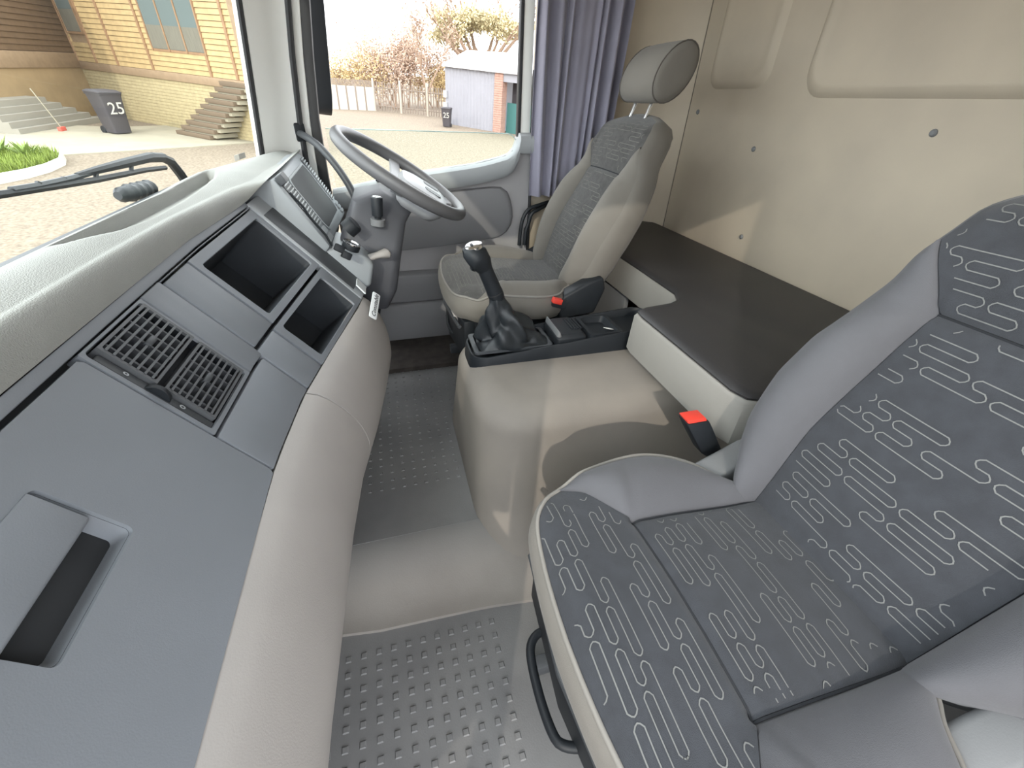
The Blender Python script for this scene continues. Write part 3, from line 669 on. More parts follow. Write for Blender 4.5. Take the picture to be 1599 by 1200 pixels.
# ================================================================ STEERING
WC = Vector((1.54, -.065, CAMZ-.212)); WN = Vector((-.06, -.533, .845)).normalized(); WX = Vector((1, 0, 0)); WX = (WX-WN*WX.dot(WN)).normalized(); WF = WN.cross(WX)
def wp3(x, f, n=0): return WC+WX*x+WF*f+WN*n
sw = thing('steering_wheel', WC-WN*.05, 'large dark grey steering wheel with pale hub and spokes', 'steering wheel')
R0 = .215; path = [wp3(R0*math.cos(2*PI*k/64), R0*math.sin(2*PI*k/64)) for k in range(65)]
mb = MB(); nr = 14
rings = []
for k in range(64):
    a = 2*PI*k/64; e = Vector((math.cos(a), math.sin(a), 0)); rings.append([wp3(e.x*(R0+.0178*math.cos(2*PI*j/nr)), e.y*(R0+.0178*math.cos(2*PI*j/nr)), .0195*math.sin(2*PI*j/nr)) for j in range(nr)])
mb.loft(rings+[rings[0]], cap0=False, cap1=False).build('rim', M_WHEEL, sw, ang=80)
def hubring(k, n, dy=0): return [wp3(a*k, b*k-.075+dy, n) for a, b in rrect(.20, .165, .05, 6)]
MB().loft([hubring(.75, -.075), hubring(1, -.045), hubring(1, -.010), hubring(.94, .004), hubring(.7, .010)]).build('hub_pad', M_HUB, sw, ang=50)
for sx in (-1, 1):
    MB().loft([[wp3(sx*.045+a, -.10+b, n_) for a, b in rrect(.045, .055, .012, 3)] for n_ in (.004, .0115)]).build('hub_slot', M_DARK, sw)
    MB().loft([[wp3(sx*.06, .025, -.03), wp3(sx*.06, -.025, -.03), wp3(sx*.06, -.025, -.055), wp3(sx*.06, .025, -.055)],
               [wp3(sx*.14, .030, -.02), wp3(sx*.14, -.005, -.02), wp3(sx*.14, -.005, -.035), wp3(sx*.14, .030, -.035)],
               [wp3(sx*.211, .045, .0), wp3(sx*.213, .005, .0), wp3(sx*.213, .005, -.01), wp3(sx*.211, .045, -.01)]]).build('side_spoke', M_HUB, sw, bev=.006)
    MB().loft([[wp3(sx*.015, -.075, -.028), wp3(sx*.062, -.06, -.028), wp3(sx*.062, -.06, -.05), wp3(sx*.015, -.075, -.05)],
               [wp3(sx*.035, -.15, -.016), wp3(sx*.085, -.135, -.016), wp3(sx*.085, -.135, -.032), wp3(sx*.035, -.15, -.032)],
               [wp3(sx*.055, -.209, .002), wp3(sx*.115, -.183, .002), wp3(sx*.115, -.183, -.01), wp3(sx*.055, -.209, -.01)]]).build('lower_spoke', M_HUB, sw, bev=.006)
sc = thing('steering_column', (1.5, .08, .5), 'dark grey steering column shroud with stalk and tilt lever', 'steering column')
def cring(c, wx, wf, tilt=0.0, r=.03):
    return [c+WX*a+(WF*math.cos(tilt)-WN*math.sin(tilt))*b for a, b in rrect(wx, wf, r, 5)]
c0 = WC-WN*.07+WF*(-.01); c1 = Vector((1.53, .02, .80)); c2 = Vector((1.51, .06, .70)); c3 = Vector((1.49, .085, .58)); c4 = Vector((1.48, .10, .50))
MB().loft([cring(c0, .12, .12), cring(c1, .20, .17, .1), cring(c2, .225, .19, .2), cring(c3, .20, .18, .25), cring(c4, .14, .13, .3)]).build('shroud', M_COL, sc, ang=45)
MB().loft([cring(c2+Vector((0, -.01, .0)), .206, .05, .2, .01), cring(c2+Vector((0, -.01, -.004)), .206, .05, .2, .01)]).build('shroud_seam', M_GROOVE, sc)
MB().tube([c4, (1.47, .16, .30), (1.47, .22, .14)], [.045, .04, .035], 14).build('column_tube', M_BLACK, sc)
q0 = P(590, 352, X=1.41); q1 = P(590, 342, X=1.41); q2 = P(588, 308, X=1.41)
MB().tube([q0, q1], .022, 14).build('stalk_collar', M_MID, sc, ang=40)
MB().tube([q1, q1.lerp(q2, .12), q1.lerp(q2, .15), q1.lerp(q2, .95), q2], [.010, .010, .0165, .0175, .016], 16).build('stalk', M_BLACK, sc, ang=40)
ad = (q2-q1).normalized(); MB().lathe([(.012, 0), (.012, .002), (.008, .002), (.008, .0)], q2, ad, 18).build('stalk_ring', M_CHROME, sc)
l0 = P(556, 408, X=1.36); l1 = P(592, 398, X=1.36); l2 = P(603, 396, X=1.37)
MB().tube([l0, l0.lerp(l1, .5), l1, l2, l2+(l2-l1)*.35], [.018, .016, .017, .026, .018], 12, flat=.6).build('tilt_lever', M_BOLST, sc, ang=60)
MB().tube([P(618, 392, X=1.44), P(612, 425, X=1.44)], [.014, .014], 8).build('side_stalk', M_BLACK, sc)
MB().loft([cring(Vector((1.44, .05, .69)), .07, .06, .3, .01), cring(Vector((1.43, .065, .615)), .06, .05, .3, .01), cring(Vector((1.425, .075, .57)), .03, .03, .3, .008)]).build('lock_housing', M_BLACK, sc, ang=40)
# ================================================================ SEATS
def polyZ(pts, n): return [Vector((p[0], p[1], 0)) for p in resample([Vector((a, b, 0)) for a, b in pts], n)]
OUT_ = [(.148, -.012), (.180, .002), (.207, .03), (.25, .06), (.276, .1), (.289, .15), (.288, .2), (.280, .25), (.266, .31), (.25, .36), (.227, .394), (.19, .418), (.12, .430), (.055, .436), (0, .438)]
INN_ = [(.145, -.012), (.145, .26), (.222, .318), (.25, .352)]
BOUT_ = [(.165, -.045), (.20, -.01), (.24, .05), (.258, .1), (.268, .2), (.262, .28), (.228, .39), (.200, .47), (.184, .53), (.152, .565), (.08, .583), (0, .587)]
BINN_ = [(.142, -.045), (.148, .15), (.140, .33), (.133, .385), (.163, .43), (.197, .478)]
def meander(x0, x1, y0, y1, inside, seed, row=.0122):
    """serpentine stitch chains, loops running sideways, as polylines in the plane"""
    rnd = random.Random(seed); chains = []
    y = y0
    NL = 7
    while y < y1:
        x = x0-rnd.uniform(0, .10); lv = rnd.choice((0, 3, 6)); cur = [(x, y+lv*row)]; occ = {}
        while x < x1:
            up_ = NL-1-lv; dn_ = lv; sgn = 1 if up_ >= 2 and (dn_ < 2 or rnd.random() < .5) else -1
            n = min(rnd.choice((2, 4, 4, 6, 6)), (up_ if sgn > 0 else dn_)//2*2)
            need = max([occ.get(lv+sgn*q, -9) for q in range(0, n+1)])+.024
            x = max(x+rnd.uniform(.012, .035), need); cur.append((x, y+lv*row)); occ[lv] = x+.006
            for k in range(n):
                lv += sgn; lo = max([occ.get(lv, -9), -9])+.011
                cur.append(('t', x, y+lv*row, sgn, -1 if k % 2 == 0 else 1)); xo_ = x
                if k % 2 == 0: x = max(x-rnd.uniform(.024, .070), lo)
                else: x = x+rnd.uniform(.020, .065)
                occ[lv] = max(occ.get(lv, -9), x, xo_)+.006; cur.append((x, y+lv*row))
        y += row*7.0
        poly = []
        for q in cur:
            if q[0] == 't':
                _, tx, ty, sg, _d = q; d = .5*row; s = 1 if _d < 0 else -1
                for t in (.25, .5, .75): poly.append((tx+s*math.sin(PI*t)*.0055, ty-sg*row*(1-t)))
                poly.append((tx, ty))
            else:
                if poly and abs(poly[-1][1]-q[1]) < 1e-9:
                    ax_, n = poly[-1][0], max(1, int(abs(q[0]-poly[-1][0])/.02))
                    for t in range(1, n+1): poly.append((ax_+(q[0]-ax_)*t/n, q[1]))
                else: poly.append(q)
        chains.append(poly)
    segs = []
    for c in chains:
        for a, b in zip(c, c[1:]):
            if inside(*a) and inside(*b): segs.append((a, b))
    return segs
def ribbons(segs, surf, wd=.0008):
    mb = MB()
    for a, b in segs:
        d = Vector((b[0]-a[0], b[1]-a[1])); 
        if d.length < 1e-6: continue
        d.normalize(); n = Vector((-d.y, d.x))*wd; e = d*wd*.6
        q = [surf(a[0]-e.x+n.x, a[1]-e.y+n.y), surf(a[0]-e.x-n.x, a[1]-e.y-n.y), surf(b[0]+e.x-n.x, b[1]+e.y-n.y), surf(b[0]+e.x+n.x, b[1]+e.y+n.y)]
        mb.add(q, [(0, 1, 2, 3)])
    return mb
def seat(name, cx, hy, zt, recl, sgn, label, fab, stitch_m, plain, headrest):
    """sgn: side (+1/-1 in x) that faces the engine tunnel"""
    T = Vector((cx, hy, 0)); root = thing(name, (cx, hy+.2, 0.0 if sgn > 0 else .12), label, 'seat', 'cab seats')
    z0 = zt
    # ---------- cushion
    def zc(x, y):
        ax = abs(x); z = z0+.010*math.cos(min(ax, .145)/.145*PI/2)-.012*smooth(.20, 0, y)
        if y <= .26: z -= .007*math.exp(-((ax-.145)/.007)**2)
        z += .012*smooth(.05, .33, y)
        z -= .007*math.exp(-((y-.26)/.007)**2)*(1 if ax < .15 else 0)
        z -= .040*smooth(.375, .45, y)**1.5
        z -= .030*smooth(.17, .30, ax)*smooth(.30, .36, y)
        return z
    S_ = lambda x, y, h=0: T+Vector((x, y, zc(x, y)+h))
    cu = thing_part(root, 'cushion')
    ys = [-.012+.272*i/40 for i in range(41)]; xs_ = [-.145+.29*i/40 for i in range(41)]
    c = MB().loft([[S_(x, y) for x in xs_] for y in ys], closed=False).build('cushion_centre', fab, root, ang=80)
    # front panel
    front = [(-a, b) for a, b in OUT_[9:]][::1]+[(a, b) for a, b in OUT_[9:-1]][::-1]
    back = [(-.25, .352), (-.222, .318), (-.145, .26), (.145, .26), (.222, .318), (.25, .352)]
    Bk = polyZ(back, 61); Fr = polyZ(front, 61)
    MB().loft([[S_(*(Bk[i].lerp(Fr[i], t/24)).xy) for i in range(61)] for t in range(25)], closed=False).build('cushion_front', fab, root, ang=80)
    # bolsters
    I = polyZ(INN_, 40); O = polyZ(OUT_[:10], 40)
    def bz(i, t, s):
        p = I[i].lerp(O[i], t); base = zc(I[i].x, I[i].y); u = i/39
        edge = zc(O[i].x, O[i].y)
        z = base+(edge-base)*t+.030*math.sin(PI*min(1, t*1.02))**.8*(1-.85*smooth(.72, 1, u))*smooth(-.1, .2, u)
        return Vector((s*p.x, p.y, z-.004*math.exp(-t/.06)))
    for s in (-1, 1):
        MB().loft([[T+bz(i, t/14, s) for i in range(40)] for t in range(15)], closed=False).build('cushion_bolster', plain, root, ang=80)
    # outline, piping, skirt
    ol = spline([(a, b, 0) for a, b in OUT_], 60); full = [Vector((p.x, p.y, 0)) for p in ol]+[Vector((-p.x, p.y, 0)) for p in ol[:-1][::-1]]
    def zo(p): return zc(p.x, p.y)
    nrm = []
    for i in range(len(full)):
        d = full[min(i+1, len(full)-1)]-full[max(i-1, 0)]; n = Vector((d.y, -d.x, 0)).normalized()
        if n.dot(full[i]-Vector((0, .2, 0))) < 0: n = -n
        nrm.append(n)
    MB().tube([T+Vector((p.x, p.y, zo(p)+.001)) for p in full], .0042, 6).build('cushion_piping', M_PIPE, root, ang=80)
    sk = [(0, 0), (.010, -.012), (.014, -.035), (.010, -.060), (-.002, -.082), (-.03, -.095)]
    MB().loft([[T+Vector((p.x, p.y, zo(p)+dz))+n*o for p, n in zip(full, nrm)]+[T+Vector((-.12, -.03, z0+dz-.01)), T+Vector((.12, -.03, z0+dz-.01))] for o, dz in sk], cap0=False).build('cushion_skirt', M_SEATB if sgn > 0 else M_DSEATB, root, ang=80)
    # seams
    MB().tube([S_(x, .26, .0005) for x in xs_], .0022, 5).build('seam', M_SEAM, root)
    for s in (-1, 1): MB().tube([S_(s*.145, y, .0005) for y in ys], .0022, 5).build('seam', M_SEAM, root)
    # stitched pattern
    def in_c(x, y): return abs(x) < .139 and -.005 < y < .254
    def in_f(x, y):
        if y < .266: return False
        lim = interp(y, [.266, .318, .352, .395, .418, .43], [.150, .218, .240, .215, .175, .10]); return abs(x) < lim and y < .425
    sg = meander(-.25, .25, .0, .262, in_c, 11)+meander(-.32, .28, .27, .43, in_f, 23)
    ribbons(sg, lambda x, y: S_(x, y, .0009)).build('stitch_pattern', stitch_m, root, kind='stuff')
    # ---------- backrest
    a = math.radians(recl); es = Vector((0, -math.sin(a), math.cos(a)))*(1.0 if sgn > 0 else .99); en = Vector((0, math.cos(a), math.sin(a))); H = T+Vector((0, -.012, z0+.004))
    KX = 1.0 if sgn > 0 else .92
    def nb(x, s):
        ax = abs(x); n = .012*math.cos(min(ax, .145)/.145*PI/2)+.016*math.sin(PI*smooth(-.05, .38, s))
        n -= .008*math.exp(-((s-.385)/.008)**2)*(1 if ax < .14 else 0)
        n += .014*smooth(.39, .46, s)
        n -= .060*smooth(.50, .60, s)**1.6+.05*smooth(.15, .26, ax)*smooth(.44, .54, s)
        return n
    Q = lambda x, s, h=0: H+Vector((KX, 0, 0))*x+es*s+en*(nb(x, s)+h)
    ss = [-.045+.43*i/44 for i in range(45)]
    hw = lambda s: interp(s, [-.045, .15, .33, .385], [.142, .148, .140, .133])
    MB().loft([[Q(hw(s)*(-1+2*j/30), s) for j in range(31)] for s in ss], closed=False).build('backrest_centre', fab, root, ang=80)
    lo = [(-.197, .478), (-.163, .43), (-.133, .385), (.133, .385), (.163, .43), (.197, .478)]
    hi = [(-a_, b_) for a_, b_ in BOUT_[7:]]+[(a_, b_) for a_, b_ in BOUT_[7:-1]][::-1]
    Lo = polyZ(lo, 51); Hi = polyZ(hi, 51)
    MB().loft([[Q(*(Lo[i].lerp(Hi[i], t/20)).xy) for i in range(51)] for t in range(21)], closed=False).build('backrest_upper', fab, root, ang=80)
    I2 = polyZ(BINN_, 44); O2 = polyZ(BOUT_[:8], 44)
    def bb(i, t, s):
        p = I2[i].lerp(O2[i], t); u = i/43; n0 = nb(I2[i].x, I2[i].y); n1 = nb(O2[i].x, O2[i].y)-.012*smooth(.478, .40, O2[i].y)
        n = n0+(n1-n0)*t+.052*math.sin(PI*min(1, t*1.0))**.75*(1-.9*smooth(.62, 1, u))*smooth(-.15, .12, u)-.005*math.exp(-t/.06)
        return H+Vector((s*p.x*KX, 0, 0))+es*p.y+en*n
    for s in (-1, 1):
        MB().loft([[bb(i, t/14, s) for i in range(44)] for t in range(15)], closed=False).build('backrest_bolster', plain, root, ang=80)
        MB().tube([bb(i, 0, s)+en*.001 for i in range(44)], .002, 5).build('seam', M_SEAM, root)
    MB().tube([Q(-.133+.266*i/20, .385, .0005) for i in range(21)], .0022, 5).build('seam', M_SEAM, root)
    ol = [Vector((p[0], p[1], 0)) for p in BOUT_]; ol = [p for p in polyZ(BOUT_[:8], 44)]+[p for p in resample([Vector((x_, y_, 0)) for x_, y_ in BOUT_[7:]], 24)[1:]]
    full2 = ol+[Vector((-p.x, p.y, 0)) for p in ol[:-1][::-1]]
    nr2 = []
    for i in range(len(full2)):
        d = full2[min(i+1, len(full2)-1)]-full2[max(i-1, 0)]; n = Vector((d.y, -d.x, 0)).normalized()
        if n.dot(full2[i]-Vector((0, .3, 0))) < 0: n = -n
        nr2.append(n)
    def n_edge(p): return nb(p.x, p.y)-.012*smooth(.478, .40, p.y)
    rg = []
    for o, dn in ((0, 0), (.008, -.010), (.012, -.03), (.008, -.075), (-.01, -.10), (-.06, -.112)):
        rg.append([H+Vector((p.x*KX+n.x*o, 0, 0))+es*(p.y+n.y*o)+en*(n_edge(p)*(1 if dn > -.06 else .5)+dn) for p, n in zip(full2, nr2)])
    MB().loft(rg, cap0=False).build('backrest_shell', plain, root, ang=80)
    def in_b(x, s): return abs(x) < hw(s)-.006 and .0 < s < .378
    def in_u(x, s):
        if s < .392: return False
        lim = interp(s, [.392, .43, .478, .53, .56, .575], [.130, .155, .188, .172, .14, .09]); return abs(x) < lim and s < .57
    sg = meander(-.26, .25, .0, .385, in_b, 37, .0132)+meander(-.28, .28, .395, .58, in_u, 41, .0132)
    ribbons(sg, lambda x, s: Q(x, s, .0009)).build('stitch_pattern', stitch_m, root, kind='stuff')
    # ---------- headrest
    if headrest:
        hc = H+es*.708+en*-.014
        def hring(x, k, kk=1.0): return [hc+Vector((x, 0, 0))+es*(.092*k*math.sin(t))+en*(.060*k*math.cos(t)*kk-.012*k*math.sin(t)) for t in [2*PI*i/28 for i in range(28)]]
        MB().loft([hring(-.108, .97), hring(-.10, 1.0), hring(0, 1.02), hring(.10, 1.0), hring(.108, .97)], cap0=False, cap1=False).build('headrest', M_DSEATB, root, ang=60)
        for s in (-1, 1):
            e = MB().loft([hring(s*.108, .97), hring(s*.114, .93), hring(s*.118, .7), hring(s*.119, .3)]).build('headrest_end', M_DSEATB, root, ang=60)
            MB().tube([p for p in hring(s*.109, .985)]+[hring(s*.109, .985)[0]], .0022, 5).build('headrest_piping', mat('headrest_seam', (.10, .09, .08), .8), root)
            MB().tube([H+Vector((s*.052, 0, 0))+es*.55+en*-.028, H+Vector((s*.052, 0, 0))+es*.66+en*-.018], .0065, 10).build('headrest_post', M_CHROME, root)
    # ---------- base, recliner covers, buckle
    zb = z0-.10
    MB().loft([[T+Vector((x, y, z)) for x, y in ((-.20, .385), (.20, .385), (.23, .33), (.23, -.02), (-.23, -.02), (-.23, .33))] for z in (zb-.04, zb+.02)]).build('seat_pan', M_BLACK, root, bev=.01)
    fz = .0 if sgn > 0 else .12
    MB().loft([[T+Vector((x, y, z)) for x, y in ((-.215, .40), (.0, .428), (.205, .412), (.205, .39), (-.215, .36))] for z in (zb-.16, zb+.0)]).build('front_valance', M_BLACK, root, bev=.008)
    MB().tube([T+Vector((-.21, .415, zb-.02)), T+Vector((0, .436, zb-.02)), T+Vector((.205, .418, zb-.02))], .007, 8).build('front_bar', M_DARK, root)
    MB().loft([[T+Vector((x*k, .17+(y-.17)*k, z)) for x, y in ((-.2, .34), (.2, .34), (.2, 0), (-.2, 0))] for z, k in ((fz, .86), (fz+.08, .86), (zb-.08, .95), (zb-.03, 1.0))]).build('pedestal', M_BLACK, root, bev=.01)
    for s in (-1, 1): MB().box(T+Vector((s*.15, .18, fz+.02)), (.03, .46, .04)).build('slide_rail', M_DARK, root, bev=.004)
    for s in (-1, 1):
        cov = M_BLACK if sgn < 0 else M_MID
        pr = [(.075, -.055), (.095, .0), (.07, .045), (-.03, .095), (-.09, .11), (-.105, .06), (-.07, -.04)]
        MB().loft([[T+Vector((s*x, -.015+y*.9, z0-.055+z*.9)) for y, z in pr] for x in (.205, .262)]).build('recliner_cover', cov, root, bev=.010, segs=3)
    return root, T, H, es, en
def thing_part(root, name): return root
# passenger seat
pr, T, H, es, en = seat('passenger_seat', .238, -.600, .497, 22, 1, 'dark cloth passenger seat with stitched meander pattern, nearest the camera', M_SEATF, M_STITCH, M_SEATP, False)
bz_ = P(1090, 668, X=.55); s0 = P(1112, 715, X=.535)
bd = (bz_-s0).normalized()
bb_ = MB().loft([[s0.lerp(bz_, t)+v for v in (Vector((-.019*k, -.027*k, 0)), Vector((.019*k, -.027*k, 0)), Vector((.019*k, .027*k, 0)), Vector((-.019*k, .027*k, 0)))] for t, k in ((.18, .6), (.38, .95), (1.05, 1.0), (1.3, .98))]).build('belt_buckle', M_BLACK, pr, bev=.004)
MB().loft([[s0.lerp(bz_, t)+v for v in (Vector((-.015, -.023, 0)), Vector((.015, -.023, 0)), Vector((.015, .023, 0)), Vector((-.015, .023, 0)))] for t in (1.25, 1.38)]).build('release_button', M_RED, bb_, bev=.002)
MB().tube([Vector((.50, -.585, .40)), s0, s0.lerp(bz_, .5)], .009, 8, flat=.6).build('buckle_stalk', M_BLACK, pr)
hb = [P(x, y, z=.245) for x, y in ((858, 984), (840, 990), (829, 1008), (831, 1040), (846, 1100), (866, 1152), (884, 1166), (912, 1168))]
MB().tube(spline(hb, 30), .0085, 8).build('slide_handle', M_BLACK, pr, ang=60)
MB().box(P(1150, 718, X=.50)+Vector((0, -.01, 0)), (.035, .10, .03), (.3, 0, 0)).build('hinge_cover', M_SILVER, pr, bev=.006)
# driver seat
dr, T, H, es, en = seat('driver_seat', 1.54, -.610, .548, 24.5, -1, 'grey cloth driver seat with round headrest behind the steering wheel', M_DSEATF, mat('faint_stitching', (.17, .165, .15), .8), M_DSEATB, True)
b1 = P(873, 474, X=1.245); bk_ = MB().box(b1, (.022, .05, .03), (.3, 0, 0)).build('belt_buckle', M_BLACK, dr, bev=.004)
MB().box(b1+Vector((-.004, .010, .012)), (.020, .034, .018), (.3, 0, 0)).build('release_button', M_RED, bk_, bev=.002)
for (a, b) in (((712, 500), (733, 522)), ((728, 503), (740, 512))):
    p, q = P(a[0]-6, a[1]-16, X=1.42), P(*b, X=1.38)
    MB().tube([p, p.lerp(q, .5)+Vector((0, .008, 0)), q], [.006, .011, .005], 8, flat=.5).build('height_lever', M_BOLST, dr, ang=60)
MB().tube(spline([P(698, 492, X=1.55), P(700, 508, X=1.52), P(708, 521, X=1.48), P(726, 524, X=1.42)], 14), .005, 6).build('slide_handle', M_BLACK, dr)
# ================================================================ THE YARD OUTSIDE (its level differs a little from the parked truck's)
_uo = -_cd(720, 1470); _xo = (_ex-_uo*_ex.dot(_uo)).normalized(); _yo = _uo.cross(_xo)
RO = Matrix((_xo, _yo, _uo)); MO = Matrix.Translation((0, 0, CAMZ)) @ (RW @ RO.transposed()).to_4x4()
GZ = -2.6
def PO(px, py, z=GZ):
    r = RO @ Vector((px-CX, -(py-CY), -F)); return r*(z/r.z)
def onv(px, py, a, d):
    """pixel to (s, z) on the upright plane through a along d"""
    r = RO @ Vector((px-CX, -(py-CY), -F)); n = Vector((d.y, -d.x, 0)); t = n.dot(a)/n.dot(r); q = r*t
    return (q-a).dot(d), q.z
class OB(MB):
    def build(s, name, m, parent=None, **k):
        xf(s, MO); return MB.build(s, name, m, parent, **k)
def othing(name, base, *a, **k): return thing(name, MO @ Vector(base), *a, **k)
M_SAND = mat('sandy_ground', (0.245, 0.20, 0.145), 0.95, 0.6, 20, 0.25, 16, col2=(0.14, 0.108, 0.078))
M_PAVE = mat('pale_concrete', (0.336, 0.302, 0.227), 0.9, 0.2, 10, 0.12, 2)
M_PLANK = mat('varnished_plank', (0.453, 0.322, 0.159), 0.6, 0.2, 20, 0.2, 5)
M_BATTEN = mat('brown_batten', (0.302, 0.181, 0.100), 0.6, 0.2, 20, 0.2, 5)
M_BRICK = mat('yellow_brick', (0.425, 0.351, 0.204), 0.9, 0.2, 12, 0.2, 9)
M_BAND = mat('timber_band', (0.302, 0.210, 0.130), 0.7, 0.2, 20, 0.15, 6)
M_STEP = mat('stair_slab', (0.141, 0.101, 0.067), 0.8, 0.2, 12)
M_KERB = mat('white_kerb', (0.520, 0.506, 0.449), 0.9, 0.1, 10)
M_BIN = mat('bin_plastic', (0.051, 0.046, 0.051), 0.6)
M_PANEW = mat('house_window_glass', (0.134, 0.168, 0.168), 0.12, spec=0.8)
M_CURTW = mat('house_window_curtain', (0.174, 0.162, 0.128), 0.8, 0, 1, 0.25, 9, stretch=(8, 8, .3))
M_GREEN = mat('grass_blade', (0.202, 0.269, 0.040), 0.8, var=.3, vscale=4)
M_LEAFG = mat('agave_leaf', (0.174, 0.242, 0.054), 0.7)
M_SHED = mat('grey_shed_sheet', (0.27, 0.272, 0.30), 0.6, 0.1, 5, 0.06, 1)
M_SROOF = mat('white_sheet_roof', (0.483, 0.483, 0.483), 0.5)
M_PIER = mat('pink_brick', (0.410, 0.254, 0.202), 0.9, 0.2, 9, 0.2, 7)
M_TEAL = mat('teal_door', (0.040, 0.134, 0.128), 0.6)
M_TWIG = mat('dry_twig', (0.30, 0.21, 0.15), 0.9)
M_BUSH = mat('dry_bush_leaf', (0.50, 0.36, 0.27), 0.9, var=.3, vscale=.6)
M_BUSHY = mat('yellow_bush_leaf', (0.62, 0.47, 0.24), 0.9, var=.3, vscale=.6)
M_ACAC = mat('acacia_leaf', (0.55, 0.47, 0.27), 0.9, var=.35, vscale=.5)
M_PICK = mat('fence_steel', (0.222, 0.181, 0.147), 0.7)
M_POST = mat('pale_fence_post', (0.463, 0.413, 0.341), 0.8)
tag(OB().box((20, 0, GZ-.05), (240, 240, .1)).build('ground', M_SAND), 'wide sunlit sandy yard', kind='structure')
# ---- house
f0 = PO(125, 100, -.94); f1 = PO(345, 128, -.94); fd = (f1-f0); fd.z = 0; fd.normalize(); f0 = Vector((f0.x, f0.y, 0)); fn = Vector((fd.y, -fd.x, 0))
if fn.dot(f0) > 0: fn = -fn
L_ = 9.0; UP = Vector((0, 0, 1))
def FB(s0, s1, z0, z1, d0, d1): 
    """box on the facade: along, height, out of the wall"""
    mb = OB(); c = f0+fd*((s0+s1)/2)+fn*((d0+d1)/2)+UP*((z0+z1)/2); R = Matrix((fd, fn, UP)).transposed()
    return mb.box(c, (s1-s0, d1-d0, z1-z0), R)
hs = othing('wooden_house', f0+UP*GZ, 'timber-clad house on a pale brick plinth beyond the windscreen', 'house')
FB(0, L_, GZ, -1.06, -.35, 0).build('plinth', M_BRICK, hs)
FB(-.02, L_, -1.08, -.84, -.1, .06).build('timber_band', M_BAND, hs, bev=.01)
FB(0, L_, -.86, 2.6, -.35, -.03).build('wall_core', M_BAND, hs)
# brick courses on the plinth
zc_ = GZ+.03; k = 0
while zc_ < -1.12:
    FB(0, L_, zc_, zc_+.085, -.01, .012).build('brick_course', M_BRICK, hs); zc_ += .10
wA = onv(208, 0, f0, fd)[0], onv(320, 0, f0, fd)[0]
(w0, wz0) = onv(240, 75, f0, fd); (w1_, wz1) = onv(323, 83, f0, fd); (v0_, vz0) = onv(106, 48, f0, fd); (v1_, vz1) = onv(133, 55, f0, fd)
wz = min(wz0, wz1); W0, W1 = w0, w1_
V0, V1 = v0_-.02, v1_
z = -.83; 
while z < 2.3:
    for a, b in ([(0, V0-.02), (V1+.02, W0-.05), (W1+.05, L_)] if z > wz-.05 else [(0, L_)]):
        if b-a > .05:
            mb = OB(); R = Matrix((fd, fn, UP)).transposed()
            mb.loft([[f0+fd*s+fn*d+UP*zz for d, zz in ((-.03, z), (.035, z), (.012, z+.135), (-.03, z+.135))] for s in (a, b)]); mb.build('plank', M_PLANK, hs)
    z += .145
for px, py in ((155, 101), (188, 104), (243, 111), (333, 120), (372, 118)):
    s = onv(px, py, f0, fd)[0]; FB(s-.045, s+.045, -.84, 2.4 if not (W0 < s < W1) else wz-.06, .0, .065).build('batten', M_BATTEN, hs)
FB(-.06, .10, -.84, 2.4, -.02, .075).build('corner_post', M_BATTEN, hs)
def window(a, b, z0, n, nm):
    fr = FB(a-.05, b+.05, z0-.07, 2.3, .0, .03).build(nm, M_BATTEN, hs)
    wd = (b-a)/n
    for i in range(n):
        s0, s1 = a+wd*i+.03, a+wd*(i+1)-.03
        FB(s0, s1, z0, 2.25, .031, .036).build('pane', M_PANEW, fr)
        FB(s0+.01, s1-.01, z0+.01, z0+.62, .037, .04).build('lower_blind', M_CURTW, fr)
    for i in range(n+1): FB(a+wd*i-.03, a+wd*i+.03, z0-.05, 2.3, .03, .06).build('mullion', M_BATTEN, fr)
window(W0, W1, wz, 3, 'window'); window(V0+.02, V1-.02, vz0, 1, 'window')
FB(-.6, L_, 2.35, 2.5, -.3, .75).build('eaves', M_BATTEN, hs)
# wing towards the viewer, in shade
g1 = PO(-20, 99, -.94); gd = Vector((g1.x, g1.y, 0))-f0; gd.z = 0; gd.normalize(); gn = Vector((gd.y, -gd.x, 0))
if gn.dot(f0) > 0: gn = -gn
GL = 6.0
def GB(s0, s1, z0, z1, d0, d1):
    mb = OB(); c = f0+gd*((s0+s1)/2)+gn*((d0+d1)/2)+UP*((z0+z1)/2); R = Matrix((gd, gn, UP)).transposed(); return mb.box(c, (s1-s0, d1-d0, z1-z0), R)
M_SHP = mat('shaded_plank', (0.134, 0.083, 0.046), 0.7, 0.2, 20, 0.2, 5)  # darker copy of the house planks, the wing's shade painted into the colour
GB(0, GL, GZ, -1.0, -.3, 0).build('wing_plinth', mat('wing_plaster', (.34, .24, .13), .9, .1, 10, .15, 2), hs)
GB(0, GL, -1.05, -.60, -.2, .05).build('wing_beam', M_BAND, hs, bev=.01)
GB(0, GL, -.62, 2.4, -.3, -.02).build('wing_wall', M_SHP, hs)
z = -.58
while z < 2.3:
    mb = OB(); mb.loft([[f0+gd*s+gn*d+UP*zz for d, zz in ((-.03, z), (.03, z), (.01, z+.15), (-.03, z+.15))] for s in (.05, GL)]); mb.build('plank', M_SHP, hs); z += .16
# plinth steps at the wing's foot
for k in range(5): GB(2.0+.35*k, GL, GZ+.16*k, GZ+.16*(k+1), 0.0, 1.2-.16*k).build('wing_step', mat('grey_concrete', (.27, .25, .21), .9, .1, 10), hs)
